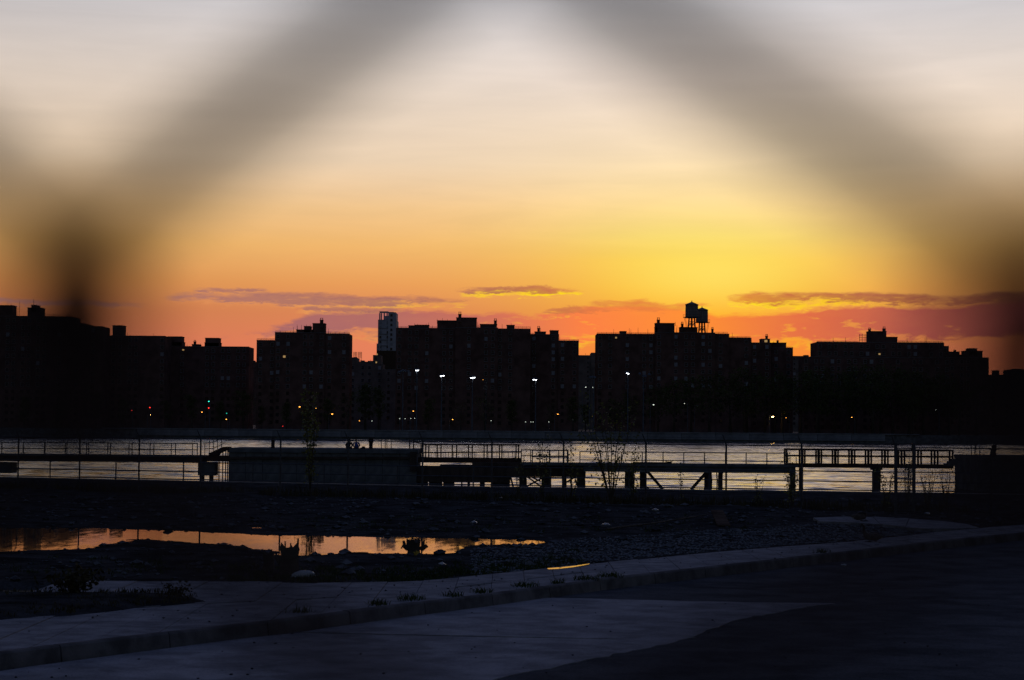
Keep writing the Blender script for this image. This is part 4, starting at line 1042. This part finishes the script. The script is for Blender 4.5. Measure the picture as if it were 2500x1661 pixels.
H = np.where(P[:, 1] > ey-.9, np.minimum(H, .02), H)
def ground_h(x, y):
    i = min(max(int((x-gx[0])/.14), 0), len(gx)-1); j = min(max(int(np.searchsorted(gy, y)), 0), len(gy)-1)
    return float(H[j*len(gx)+i])
nx = len(gx); vid = np.arange(len(P)).reshape(len(gy), nx)
ok = keep_row.reshape(len(gy), nx)
front = (P[:, 1] > by-.6).reshape(len(gy), nx)
q = [(int(vid[j, i]), int(vid[j, i+1]), int(vid[j+1, i+1]), int(vid[j+1, i])) for j in range(len(gy)-1) for i in range(nx-1) if (ok[j, i] or ok[j, i+1]) and front[j+1, i] and front[j+1, i+1]]
V = np.stack([P[:, 0], np.minimum(P[:, 1], ey-.6), H], 1)
soil = mat('lot_soil', (0.06, 0.058, 0.058), 0.95, speck=.4, var=0.55, scale=0.8, bump=0.9, bscale=9, spec=0)
struct('ground', MB().add(V.tolist(), q), soil, smooth=True)
# ground outside the lot, to either side
mb = MB()
for s_ in (-1, 1):
    x0, x1 = (34, 600) if s_ > 0 else (-600, -34)
    y0_ = curve_y(bk, s_*34)-.3
    mb.add([(x0, y0_, -.1), (x1, y0_, -.1), (x1, edge_y(x1)-.6, -.1), (x0, edge_y(x0)-.6, -.1)], [(0, 1, 2, 3)])
struct('side_ground', mb, soil)
pool_m = water_mat('puddle_water', .007, 2.2, (1.6, .35, 1.0), 0.03, (0.02, 0.018, 0.016)); pool_m.node_tree.nodes['Principled BSDF'].inputs['IOR'].default_value = 1.24
pv = [(float(x), float(y_)) for x, y_ in PW]
lo, hi = PW.min(0), PW.max(0)
struct('puddle', MB().add([(max(lo[0], -34)-.5, lo[1]-1.2, -.045), (hi[0]+1.2, lo[1]-1.2, -.045), (hi[0]+1.2, hi[1]+1.2, -.045), (max(lo[0], -34)-.5, hi[1]+1.2, -.045)], [(0, 1, 2, 3)]), pool_m)
strip = [(1336, 1387.5), (1365, 1385.5), (1400, 1382), (1440, 1376), (1436, 1378.6), (1398, 1385.2), (1362, 1389.2), (1338, 1390)]
pp = [G(x, y_, SW_Z+.012) for x, y_ in strip]
struct('puddle', MB().add([tuple(p) for p in pp], [tuple(range(len(pp)))]), pool_m)
# pavement strip curving behind the gravel island on the right
strip = [(1985, 1264), (2050, 1261.5), (2130, 1262), (2220, 1266), (2300, 1272), (2360, 1280), (2390, 1288), (2330, 1291), (2270, 1291), (2210, 1287), (2150, 1280), (2080, 1275), (2000, 1273)]
pp = [G(x, y_, .10) for x, y_ in strip]
path = tag(link('path', None, loc=(pp[0].x, pp[0].y, .1)), 'narrow pale concrete path behind the gravel island', kind='structure')
for i0, i1, j1, j0 in ((0, 1, 11, 12), (1, 2, 10, 11), (2, 3, 9, 10), (3, 4, 8, 9), (4, 5, 7, 8)):
    a, b, c, d = pp[i0], pp[i1], pp[j1], pp[j0]
    part(path, 'slab', MB().slab([(v.x, v.y) for v in (d.lerp(c, .01), c.lerp(d, .01), b.lerp(a, .01), a.lerp(b, .01))], -.12, .10+random.uniform(-.01, .01)), conc_sw)
a, b, c = pp[5], pp[6], pp[7]
part(path, 'slab', MB().slab([(v.x, v.y) for v in (c, b, a.lerp(b, .02))], -.12, .10), conc_sw)
# ---------------------------------------------------------------- things lying and growing in the lot
def in_pool(x, y): return float(sdist(np.array([[x, y]]), PW)[0])
rnd = random.Random(21)
# loose rubble
def rock(mb, c, s, rn):
    vs = []
    for x, y, z in ((1, 0, 0), (-1, 0, 0), (0, 1, 0), (0, -1, 0), (0, 0, 1), (0, 0, -1), (.7, .7, .4), (-.7, .6, .35), (.6, -.7, .3), (-.7, -.7, .4)):
        k = rn.uniform(.65, 1.15); vs.append((c[0]+x*s*k*rn.uniform(.8, 1.5), c[1]+y*s*k, c[2]+z*s*k*.7))
    mb.add(vs, [(4, 0, 6), (4, 6, 2), (4, 2, 7), (4, 7, 1), (4, 1, 9), (4, 9, 3), (4, 3, 8), (4, 8, 0), (5, 6, 0), (5, 2, 6), (5, 7, 2), (5, 1, 7), (5, 9, 1), (5, 3, 9), (5, 8, 3), (5, 0, 8)])
mb = MB(); n = 0
pts = np.stack([np.random.RandomState(4).uniform(-30, 30, 14000), np.random.RandomState(5).uniform(36, 96, 14000)], 1)
sds = sdist(pts, PW)
for (x, y), s in zip(pts, sds):
    if abs(x)/y > .29 or y < curve_y(bk, x)+.4 or s < -.15: continue
    if s > .8 and rnd.random() < .35: continue
    r_ = min(.17, .034*math.exp(rnd.gauss(0, .75)))
    rock(mb, (x, y, ground_h(x, y)+r_*.2), r_, rnd); n += 1
whole('rubble', mb, stone_m, 'loose stones and rubble scattered over the lot', 'rubble', kind='stuff')
# gravel island between path and sidewalk and heap right of the puddle
mb = MB(); grav = mat('gravel_stone', (0.20, 0.21, 0.23), .85, var=.5, scale=3)
for k in range(9000):
    px = rnd.uniform(1150, 2330); f = (px-1150)/1180
    y0 = 1325-45*min(1, max(0, f-.1)*1.6); y1 = float(np.interp(px, [b[0] for b in BACK], [b[1] for b in BACK]))-1
    if px > 2000: y0 = 1276+14*(px-2000)/330
    py = rnd.uniform(y0, y1)
    if px < 1340 and py < 1336: continue
    g = G(px, py, .0); r_ = rnd.uniform(.012, .05)
    rock(mb, (g.x, g.y, ground_h(g.x, g.y)+r_*.3), r_, rnd)
whole('gravel', mb, grav, 'blue grey gravel beside the sidewalk', 'gravel', kind='stuff')
# specks and crumbs on the pavement and the road
mb = MB()
for k in range(300):
    px = rnd.uniform(0, 2450); yt = float(np.interp(px, [b[0] for b in BACK], [b[1] for b in BACK])); yk = float(np.interp(px, [b[0] for b in KTOP], [b[1] for b in KTOP]))
    if rnd.random() < .68: g = G(px, rnd.uniform(yt+2, yk-3), SW_Z)
    else: g = G(px, rnd.uniform(yk+36, 1660), ROAD_Z+.012)
    rock(mb, (g.x, g.y, g.z+.01), rnd.uniform(.006, .026), rnd)
whole('crumbs', mb, soil, 'dark crumbs of soil on the sidewalk and road', 'debris', kind='stuff')
# single larger stones at the puddle's edge
for i, (px, py, s, lab) in enumerate([(843, 1352, .17, 'rounded rock on the puddle shore below a post reflection'), (657, 1351, .15, 'dark lump of rock left of the burnt stump'), (770, 1355, .12, 'flat bluish stone at the near shore of the puddle'),
        (250, 1332, .12, 'small dark stone at the left pool'), (1068, 1345, .09, 'small stone right of the many stemmed stump'), (808, 1354, .09, 'small stone on the shore between two post reflections')]):
    g = G(px, py, -.02); mb = MB(); rock(mb, (0, 0, 0), s, rnd)
    whole('rock', mb, stone_m, lab, 'rock', None or (0, 0, 0), 'single rocks on the puddle shore').location = (g.x, g.y, ground_h(g.x, g.y)+s*.2)

def blades(mb, c, n, h, spread, rn, w=.012, lean=.5):
    for k in range(n):
        a = rn.uniform(0, 6.28); r_ = spread*math.sqrt(rn.random()); x, y = c[0]+r_*math.cos(a), c[1]+r_*math.sin(a)
        hh = h*rn.uniform(.5, 1.1); dx, dy = rn.gauss(0, lean*hh), rn.gauss(0, lean*hh); px, py = -math.sin(a)*w, math.cos(a)*w
        z = c[2]
        mb.add([(x-px, y-py, z), (x+px, y+py, z), (x+dx*.4+px*.7, y+dy*.4+py*.7, z+hh*.6), (x+dx*.4-px*.7, y+dy*.4-py*.7, z+hh*.6), (x+dx, y+dy, z+hh)], [(0, 1, 2, 3), (3, 2, 4)])
# grass verge behind the sidewalk and tufts in its cracks
mb = MB()
for k in range(520):
    px = rnd.uniform(560, 1420); yb = float(np.interp(px, [b[0] for b in BACK], [b[1] for b in BACK]))
    g = G(px, yb-rnd.uniform(0, 42)*min(1, rnd.random()+.2), 0); blades(mb, (g.x, g.y, ground_h(g.x, g.y)-.01), 9, .12, .16, rnd)
for k in range(260):
    px = rnd.uniform(0, 1900); g = G(px, rnd.uniform(1360, 1412) if px < 620 else rnd.uniform(1262, 1300), 0)
    if in_pool(g.x, g.y) > .2: blades(mb, (g.x, g.y, ground_h(g.x, g.y)-.01), 7, .12, .2, rnd)
whole('grass', mb, grass_m, 'sparse grass growing along the back of the sidewalk', 'grass', kind='stuff')
for px, py, n, w, lab in [(925, 1476, 60, .26, 'leftmost grass tuft of the row at the kerb'), (1003, 1464, 80, .32, 'second grass tuft from the left at the kerb'), (1105, 1455, 50, .25, 'third grass tuft from the left at the kerb'), (1180, 1446, 60, .3, 'fourth grass tuft from the left at the kerb'),
        (1283, 1432, 90, .36, 'thick grass tuft at the kerb left of the strip puddle'), (1362, 1424, 40, .18, 'small grass tuft at the kerb below the strip puddle'), (1432, 1415, 90, .36, 'thick grass tuft at the kerb right of the strip puddle'), (1490, 1408, 90, .34, 'rightmost thick grass tuft at the kerb'), (2010, 1349, 50, .3, 'flat grass tuft at the kerb near the sitting goose'), (730, 1494, 40, .3, 'low dry tuft at the left part of the kerb')]:
    g = G(px, py, SW_Z); mb = MB(); blades(mb, (0, 0, 0), n, .13, w, rnd)
    whole('grass_tuft', mb, grass_m, lab, 'grass tuft', group='grass tufts along the kerb').location = (g.x, g.y, SW_Z-.01)
# soil that spilled over the left sidewalk, with a bushy weed
spill = [(-300, 1444), (0, 1447), (120, 1449), (230, 1447), (330, 1449), (420, 1450), (480, 1459), (500, 1468), (440, 1476), (330, 1484), (200, 1500), (90, 1508), (0, 1515), (-300, 1540)]
sp = [G(x, y_, SW_Z) for x, y_ in spill]; cen = sum(sp, Vector())/len(sp)
vs, fs = [], []; RN = 7
ring = []
for i, p in enumerate(sp):
    for k in range(4): ring.append(p.lerp(sp[(i+1) % len(sp)], k/4))
n = len(ring)
for r_ in range(RN):
    f = 1-r_/RN
    for p in ring:
        q_ = cen+(p-cen)*(f*(1+rnd.uniform(-.03, .03))); vs.append((q_.x, q_.y, SW_Z-.012+.09*math.sin(min(1, (1-f)*2.2)*1.57)+rnd.uniform(0, .02)*(r_ > 0)))
vs.append((cen.x, cen.y, SW_Z+.08))
for r_ in range(RN-1):
    for k in range(n): a, b = r_*n+k, r_*n+(k+1) % n; fs.append((a, b, b+n, a+n))
fs += [((RN-1)*n+k, (RN-1)*n+(k+1) % n, RN*n) for k in range(n)]
struct('soil_patch', MB().add(vs, fs), soil, smooth=True, label='dark soil spilled over the left part of the sidewalk')
mb = MB()
for k in range(190):
    p = cen+(rnd.choice(ring)-cen)*math.sqrt(rnd.random())*.95
    if abs(p.x) < 20: blades(mb, (p.x, p.y, SW_Z+.03), 8, .12, .14, rnd)
whole('dry_grass', mb, weed_m, 'dry weeds growing on the soil patch at the left', 'weeds', kind='stuff')
def leafy(label, px, py, h, spread, n, D=None, name='weed', m_=None, leaf=.05, z=0, stems=6, seed=1, up=.9, group=None, lean=0):
    """upright stems with many small leaves"""
    rn = random.Random(seed); g = AT(px, py, D) if D else G(px, py, z); base = Vector((g.x, g.y, z))
    t = thing(name, label, 'plant' if name != 'sapling' else 'sapling', base, group); st, lf = MB(), MB()
    for s_ in range(stems):
        a = rn.uniform(0, 6.28); top = Vector((math.cos(a)*spread*rn.uniform(.2, 1)+lean, math.sin(a)*spread*rn.uniform(.2, 1), h*rn.uniform(.6, 1.0) if s_ else h))
        mid = top*.5+Vector((rn.uniform(-.1, .1)*spread, rn.uniform(-.1, .1)*spread, h*.06))
        st.tube([(0, 0, 0), mid, top], [.012+h*.003, .008+h*.002, .003], 5)
        for k in range(n//stems):
            f = rn.uniform(.18, 1); p = (mid*(2*f) if f < .5 else mid.lerp(top, 2*f-1))+Vector((rn.gauss(0, spread*.16+.02), rn.gauss(0, spread*.16+.02), rn.gauss(0, .04)))
            s2 = leaf*rn.uniform(.6, 1.3); x = Vector((rn.gauss(0, 1), rn.gauss(0, 1), rn.gauss(0, .7))).normalized(); y_ = Matrix.Rotation(rn.uniform(0, 6.28), 3, x) @ x.orthogonal().normalized()
            lf.add([p-x*s2*.5, p+y_*s2*.3, p+x*s2*.5, p-y_*s2*.3], [(0, 1, 2, 3)])
    local(t, 'stem', st, bark); local(t, 'leaves', lf, m_ or leaf_y)
    return t
leafy('bushy dark weed standing in the soil patch at the left', 168, 1458, .62, .75, 420, z=SW_Z, name='bush', m_=weed_m, leaf=.12, stems=14, seed=3)
leafy('small weed at the right end of the soil patch', 440, 1458, .28, .35, 160, z=SW_Z, name='bush', m_=weed_m, leaf=.07, stems=8, seed=4)
# stumps by the puddle
def stump(label, px, py, w, h, shoots, seed):
    rn = random.Random(seed); g = G(px, py, 0); t = thing('tree_stump', label, 'stump', (g.x, g.y, ground_h(g.x, g.y)-.06), 'stumps beside the puddle')
    r_ = w/2; n = 14; mb = MB(); vs = []
    prof = [(1.35, 0), (1.05, .12), (.95, .5), (1.0, .8), (1.05, 1.0)]
    jag = [rn.uniform(-.14, .16) for _ in range(n)]
    for i, (p, q_) in enumerate(prof):
        for k in range(n): a = 6.283*k/n; w_ = 1+.12*math.sin(3*a+seed)+rn.uniform(-.06, .06); vs.append((r_*p*w_*math.cos(a), r_*p*w_*math.sin(a)*.8, h*q_+(h*jag[k] if i == 4 else 0)))
    vs.append((0, 0, h*.85)); fs = [(i*n+k, i*n+(k+1) % n, (i+1)*n+(k+1) % n, (i+1)*n+k) for i in range(4) for k in range(n)]+[(4*n+k, 4*n+(k+1) % n, 5*n) for k in range(n)]
    local(t, 'trunk', mb.add(vs, fs), bark, fix=True)
    for dx, dz, th in shoots:
        local(t, 'shoot', MB().tube([(dx*.55, 0, h*.45), (dx*.9, -.02, h*.7), (dx, -.03, dz)], [th, th*.9, th*.5], 7), bark)
stump('broad many stemmed stump at the near edge of the puddle', 1012, 1349, .34, .40, [(-.30, .42, .06), (-.20, .46, .05), (.26, .44, .05), (.36, .24, .06), (-.36, .2, .05), (.12, .5, .05)], 5)
stump('tall ragged burnt stump left of the white plastic bag', 704, 1404, .42, .72, [(-.08, .86, .03), (.22, .92, .04), (-.3, .55, .07), (.05, .82, .03)], 8)
stump('low dark stump at the left of the ragged one', 655, 1392, .26, .46, [(.08, .54, .03)], 9)
# scraps: yellow leaves, bag, plank, branch
g = G(1018, 1358, 0); t = thing('yellow_leaves', 'small clump of yellow leaves in front of the many stemmed stump', 'leaves', (g.x, g.y, ground_h(g.x, g.y)))
yl = mat('yellow_leaf', (0.62, 0.42, 0.03), .6, scale=6)
for k in range(9):
    c = Vector((rnd.uniform(-.08, .08), rnd.uniform(-.05, .05), rnd.uniform(.02, .1))); x = Vector((rnd.gauss(0, 1), rnd.gauss(0, .5), rnd.gauss(0, .8))).normalized(); y_ = x.orthogonal().normalized()
    local(t, 'leaf', MB().add([c-x*.05, c+y_*.035, c+x*.055, c-y_*.035+Vector((0, 0, .008))], [(0, 1, 2, 3)]), yl)
g = G(740, 1407, 0); bagm = mat('white_plastic', (0.72, 0.70, 0.68), .35, var=.1, scale=6, bump=.5, bscale=14)
vs = []; nb, mbn = 14, 8
for j in range(mbn+1):
    for i in range(nb):
        a = 6.283*i/nb; f = j/mbn; r_ = .20*math.cos(f*1.45)*(1+.16*math.sin(2*a+1)+rnd.uniform(-.1, .1))
        vs.append((r_*1.25*math.cos(a)+.05*f, r_*.7*math.sin(a), .15*math.sin(f*1.57)*(1+rnd.uniform(-.08, .08))))
fs = [(j*nb+i, j*nb+(i+1) % nb, (j+1)*nb+(i+1) % nb, (j+1)*nb+i) for j in range(mbn) for i in range(nb)]
t = thing('plastic_bag', 'crumpled white plastic bag right of the ragged stump', 'plastic bag', (g.x, g.y, ground_h(g.x, g.y)))
local(t, 'pouch', MB().add(vs, fs), bagm, smooth=True)
local(t, 'handle', MB().tube([(.1, 0, .13), (.2, -.02, .07), (.27, -.02, .03), (.34, 0, .015)], [.035, .025, .02, .01], 6), bagm)
a, b = G(1752, 1262, .06), G(1772, 1285, .03); d = (b-a); n_ = Vector((d.y, -d.x, 0)).normalized()*.28
t = thing('plank', 'pale broken board lying in the dark rubble', 'board', a); mb = MB()
vs = [a-n_*.7, a+n_*.9, b+n_*1.05, b-n_*.6]
mb.slab([(v.x, v.y) for v in reversed(vs)], .02, .07); mb.v = [(x, y_, z+.25*(y_-b.y)/(a.y-b.y)) for x, y_, z in mb.v]
part(t, 'board', mb, timber, fix=True)
t = thing('branch', 'long thin fallen branch in the rubble right of the puddle', 'branch', G(1600, 1270, 0))
part(t, 'stick', MB().tube([G(1480, 1292, .05), G(1600, 1277, .1), G(1700, 1261, .16), G(1740, 1254, .22)], [.035, .03, .022, .01], 6), bark)
part(t, 'twig', MB().tube([G(1640, 1271, .12), G(1690, 1256, .3), G(1720, 1250, .4)], [.018, .012, .006], 5), bark)
for i, (px, py, s, lab) in enumerate([(1478, 1283, .12, 'crumpled bluish scrap in the rubble right of the puddle'), (1218, 1223, .16, 'pale litter at the foot of the chain link fence'), (2172, 1243, .14, 'pale litter beside the wire gate'), (2265, 1259, .15, 'pale crumpled litter at the far end of the path'),
        (1080, 1378, .1, 'thin pale scrap of paper in the grass right of the yellow leaves'), (1157, 1277, .13, 'bluish scrap beyond the puddle'), (2058, 1568, .09, 'bluish scrap on the asphalt'), (1600, 1250, .12, 'tiny pale scrap below the fence right of the branch')]):
    if i == 6: px, py = 2062, 1366
    g = G(px, py, 0); mb = MB(); rock(mb, (0, 0, 0), s, rnd)
    whole('litter', mb, bagm, lab, 'litter', group='scraps of litter').location = (g.x, g.y, (ground_h(g.x, g.y) if i != 6 else ROAD_Z)+.03)

# ---------------------------------------------------------------- saplings and weeds along the chain link fence
leafy('tall yellow green sapling left of the two seated people', 757, 1226, 5.2, .62, 620, D=97, name='sapling', leaf=.15, stems=5, seed=11)
leafy('wide yellow green sapling with bushy foot near the middle of the fence', 1492, 1232, 5.0, 1.5, 620, D=91, name='sapling', leaf=.13, stems=11, seed=12)
leafy('slim sapling right behind the middle fence post', 1395, 1228, 2.9, .5, 170, D=92, name='sapling', leaf=.12, stems=4, seed=13)
leafy('slim sapling left of the middle fence posts', 1322, 1226, 3.2, .55, 150, D=93, name='sapling', leaf=.13, stems=4, seed=14)
leafy('leafy sapling right of the wide one', 1545, 1232, 3.0, .6, 240, D=90.5, name='sapling', leaf=.12, stems=5, seed=15)
leafy('low sapling at the foot of the rightmost tall fence post', 1935, 1240, 2.4, .5, 240, D=87, name='sapling', leaf=.11, stems=5, seed=16)
leafy('thin climbing sapling left of the narrow wire gate', 2165, 1245, 2.2, .45, 200, D=85.5, name='sapling', leaf=.1, stems=6, seed=17)
leafy('bushy sapling behind the narrow wire gate', 2215, 1245, 2.8, .6, 260, D=86, name='sapling', leaf=.09, stems=8, seed=18)
leafy('small upright weed below the right walkway braces', 1664, 1236, 1.9, .22, 70, D=89, name='weed', leaf=.1, stems=2, seed=19)
leafy('thin weed right of the narrow gate', 2265, 1246, 2.4, .6, 160, D=85, name='weed', leaf=.08, stems=9, seed=20)
leafy('thin leaning weed near the right hand block', 2310, 1248, 2.2, .5, 110, D=85, name='weed', leaf=.08, stems=6, seed=22)
leafy('thin bare weed left of the middle saplings', 1265, 1224, 2.5, .45, 90, D=94, name='weed', leaf=.11, stems=5, seed=23)
leafy('short weed between the bulkhead posts right of the braces', 1850, 1238, 1.4, .4, 80, D=88, name='weed', leaf=.1, stems=4, seed=24)
mb = MB()
for k in range(900):
    px = rnd.uniform(-20, 2350); p = fence_pt(px); y_ = p.y+rnd.uniform(-1.2, 2.0)
    blades(mb, (p.x, y_, .02), 8, rnd.uniform(.15, .6), .3, rnd, .016, .25)
whole('weed_strip', mb, weed_m, 'strip of dry weeds along the foot of the chain link fence', 'weeds', kind='stuff')

# ---------------------------------------------------------------- the two people and the geese
def skin(name, verts, edges, radii, m_, parent, root=0, sub=2, squash=None):
    me = bpy.data.meshes.new(name); me.from_pydata(verts, edges, [])
    o = link(name, me, parent); me.materials.append(m_)
    md = o.modifiers.new('skin', 'SKIN'); md.use_smooth_shade = True; md.branch_smoothing = .6
    sv = me.skin_vertices[0].data
    for i, r_ in enumerate(radii):
        sv[i].radius = r_ if isinstance(r_, tuple) else (r_, r_); sv[i].use_root = i == root
    o.modifiers.new('sub', 'SUBSURF').levels = sub; o.modifiers['sub'].render_levels = sub
    return o
skin_m = mat('skin', (0.42, 0.26, 0.19), .6, scale=8)
hair_m = mat('hair', (0.03, 0.022, 0.018), .7, scale=12)
def person(label, px, ybase, d, cloth, trouser, lean, turn, sit_h):
    b = AT(px, ybase, d); t = thing('person', label, 'person', (b.x, d+.62, sit_h), rotz=turn)
    k = lean
    # seated at the far edge looking across the river: +y is forward
    V = [(0, 0, .12), (0, .02, .30), (k*.4, .06, .46), (k*.7, .10, .56), (k*.85, .13, .63), (k, .15, .70),           # pelvis, waist, chest, neck base, neck, head low
         (k, .165, .80), (k, .16, .87),
         (-.2+k*.6, .09, .52), (-.29+k*.4, .10, .30), (-.22, .30, .20), (-.18, .38, .19),                                # left arm to knee
         (.2+k*.6, .09, .52), (.30+k*.4, .10, .30), (.22, .30, .20), (.18, .38, .19),
         (-.11, .06, .10), (-.14, .46, .12), (-.14, .52, -.32), (-.14, .60, -.36), (.11, .06, .10), (.14, .46, .12), (.14, .52, -.32), (.14, .60, -.36)]
    E = [(0, 1), (1, 2), (2, 3), (3, 4), (4, 5), (5, 6), (6, 7), (3, 8), (8, 9), (9, 10), (10, 11), (3, 12), (12, 13), (13, 14), (14, 15), (0, 16), (16, 17), (17, 18), (18, 19), (0, 20), (20, 21), (21, 22), (22, 23)]
    rad = [(.17, .13), (.17, .125), (.175, .13), (.12, .09), (.055, .055), (.075, .085), (.08, .095), (.05, .06),
           .075, .058, .045, .035, .075, .058, .045, .035, (.10, .10), .075, .055, .04, (.10, .10), .075, .055, .04]
    body = skin('body', V, E, rad, skin_m, t)
    jv = [(0, -.005, .06), (0, .012, .30), (k*.4, .055, .46), (k*.7, .095, .55), (k*.78, .11, .60), (-.2+k*.6, .088, .52), (-.295+k*.4, .098, .30), (-.225, .29, .20), (.2+k*.6, .088, .52), (.305+k*.4, .098, .30), (.225, .29, .20)]
    skin('jacket', jv, [(0, 1), (1, 2), (2, 3), (3, 4), (3, 5), (5, 6), (6, 7), (3, 8), (8, 9), (9, 10)], [(.205, .16), (.20, .155), (.20, .155), (.14, .11), (.09, .085), .09, .078, .06, .09, .078, .06], cloth, t)
    tv = [(0, .02, .10), (-.12, .06, .10), (-.145, .46, .12), (-.145, .52, -.26), (.12, .06, .10), (.145, .46, .12), (.145, .52, -.26)]
    skin('trousers', tv, [(0, 1), (1, 2), (2, 3), (0, 4), (4, 5), (5, 6)], [(.17, .14), .12, .092, .075, .12, .092, .075], trouser, t)
    skin('hair', [(k, .10, .74), (k, .11, .83), (k, .13, .90), (k, .19, .93)], [(0, 1), (1, 2), (2, 3)], [(.07, .05), (.092, .075), (.08, .07), (.05, .04)], hair_m, t)
    return t
sit = AT(860, 1096.2, D).z
navy = mat('blue_jacket', (0.03, 0.09, 0.42), .7, var=.25, scale=5); dark_c = mat('dark_jacket', (0.025, 0.025, 0.03), .85, scale=5); jean = mat('jeans', (0.05, 0.06, 0.10), .85, scale=6)
person('person in dark clothes sitting on the concrete block, left of the pair', 849, 1096, D, dark_c, jean, .08, R(-14), sit)
person('person in blue jacket sitting on the concrete block, right of the pair', 869, 1096, D, navy, jean, -.03, R(8), sit)
p = AT(886, 1095, D); t = thing('backpack', 'small dark bag lying right of the seated people', 'bag', (p.x, D+.6, sit))
local(t, 'pouch', MB().lathe((0, 0, 0), [(.16, 0), (.19, .06), (.17, .14), (.11, .2), (.04, .23)], 12), dark_c, smooth=True)
local(t, 'flap', MB().tube([(-.1, -.12, .1), (-.2, -.06, .06), (-.27, 0, .02)], [.05, .04, .03], 6), dark_c)

def goose(label, px, py, z, head_up, rotz, name='goose'):
    g = G(px, py, z); t = thing(name, label, 'goose', (g.x, g.y, z), rotz=rotz)
    grey = mat('goose_feathers', (0.13, 0.10, 0.08), .85, var=.35, scale=14); blk = mat('goose_black', (0.012, 0.012, 0.013), .7, scale=10); wht = mat('goose_white', (0.62, 0.60, 0.56), .8, scale=10)
    # body and neck in one surface, facing -x
    if head_up: neck = [(-.22, 0, .26), (-.25, 0, .36), (-.245, 0, .46), (-.27, 0, .53), (-.345, 0, .52)]
    else: neck = [(-.2, .04, .24), (-.14, .12, .30), (-.02, .14, .31), (.08, .10, .29), (.13, .06, .27)]
    V = [(0, 0, .14), (.17, 0, .15), (.34, 0, .17), (-.14, 0, .17)]+neck
    E = [(0, 1), (1, 2), (0, 3), (3, 4), (4, 5), (5, 6), (6, 7), (7, 8)]
    skin('body', V, E, [(.145, .13), (.13, .115), (.05, .04), (.12, .12), (.07, .07), .04, .034, (.042, .046), (.016, .018)], grey, t)
    nv = [v for v in neck]; skin('neck', [nv[0]]+nv[1:], [(0, 1), (1, 2), (2, 3), (3, 4)], [.052, .047, .041, (.047, .05), (.019, .021)], blk, t)
    skin('cheek_patch', [(nv[3][0]+.008, nv[3][1]-.012, nv[3][2]-.02), (nv[3][0]+.004, nv[3][1]-.014, nv[3][2]+.012)], [(0, 1)], [(.036, .042), (.028, .04)], wht, t)
    for s_ in (-1, 1):
        skin('wing', [(-.12, s_*.11, .19), (.06, s_*.135, .19), (.24, s_*.085, .18), (.36, s_*.03, .17)], [(0, 1), (1, 2), (2, 3)], [(.05, .075), (.05, .09), (.035, .06), (.012, .02)], grey, t)
        skin('foot', [(-.02, s_*.06, .03), (-.08, s_*.07, .012), (-.15, s_*.08, .01)], [(0, 1), (1, 2)], [.018, .012, .02], blk, t, sub=1)
    skin('rump', [(.22, 0, .11), (.34, 0, .14)], [(0, 1)], [(.10, .07), (.05, .04)], wht, t)
    skin('tail', [(.33, 0, .18), (.44, 0, .20)], [(0, 1)], [(.06, .02), (.05, .01)], blk, t)
    return t
goose('goose sitting on the sidewalk with its neck raised', 2128, 1323.5, SW_Z-.005, True, R(8))
goose('goose resting low on the far path with its head tucked', 2100, 1272.5, .10, False, R(190))
p = G(2094, 1271, .1)

# ================================================================ the chain link fence the camera looks through
YAW, LEAN, FY = R(26), R(1.5), .147                  # the fence runs at an angle: its right side is nearer
FO = AT(1210, 878, FY)
s = FY/F_PX
PX_ = 2*.2295*FY/math.cos(YAW)                        # width of one mesh
czL = FO.z
PZ = 2*(1330*s)                                      # height of one mesh
WR = .0026                                          # wire radius
hook = 520*s/2
nrep = 28
def wire_path():
    pts = []; n_half = nrep*2
    for i in range(n_half):
        z = -i*PZ/2; side = 1 if i % 2 == 0 else -1; x = side*PX_/4
        over = side*WR*1.1; fr = WR*1.05
        pts += [(x-side*.0046, fr*side, z+hook*1.34), (x-side*.0018, fr*side, z+hook), (x+over*.55, fr*side*.9, z+hook*.66), (x+over, fr*side*.45, z+hook*.28), (x+over*1.05, 0, z), (x+over, -fr*side*.45, z-hook*.28), (x+over*.55, -fr*side*.9, z-hook*.66), (x-side*.0018, -fr*side, z-hook), (x-side*.0046, -fr*side, z-hook*1.34)]
        for k in (1, 2, 3):
            f = k/4; pts.append((x-side*PX_/2*f, -fr*side, z-hook-(PZ/2-2*hook)*f))
    return pts
wp = wire_path()
wire_me = MB().tube(wp, WR, 8).mesh('wire', wire_m, smooth=True)
n_side = 40
ztop = czL+PZ*11
t = thing('chain_link_fence', 'blurred chain link mesh filling the near view', 'fence', (FO.x, FY, 1.9), rotz=-YAW); t.rotation_euler.y = LEAN; t.location.x -= (czL-1.9)*math.sin(LEAN)*math.cos(YAW); t.location.y += (czL-1.9)*math.sin(LEAN)*math.sin(YAW)
for k in range(-n_side, n_side):
    # neighbours are half a mesh out of step, so that the hooks of one meet the hooks of the next
    link('wire', wire_me, t, (PX_/4+k*PX_/2, 0, ztop+(0 if k % 2 == 0 else PZ/2)-1.9))
xl = PX_/2*n_side; zt = ztop-1.9
for x in (-xl-.03, xl+.03): local(t, 'post', MB().tube([(x, 0, -.3), (x, 0, zt+.1)], .03, 12), galv)
local(t, 'top_rail', MB().tube([(-xl-.03, 0, zt+.03), (xl+.03, 0, zt+.03)], .021, 12), galv)
local(t, 'bottom_wire', MB().tube([(-xl-.03, 0, .07), (xl+.03, 0, .07)], .003, 8), galv)
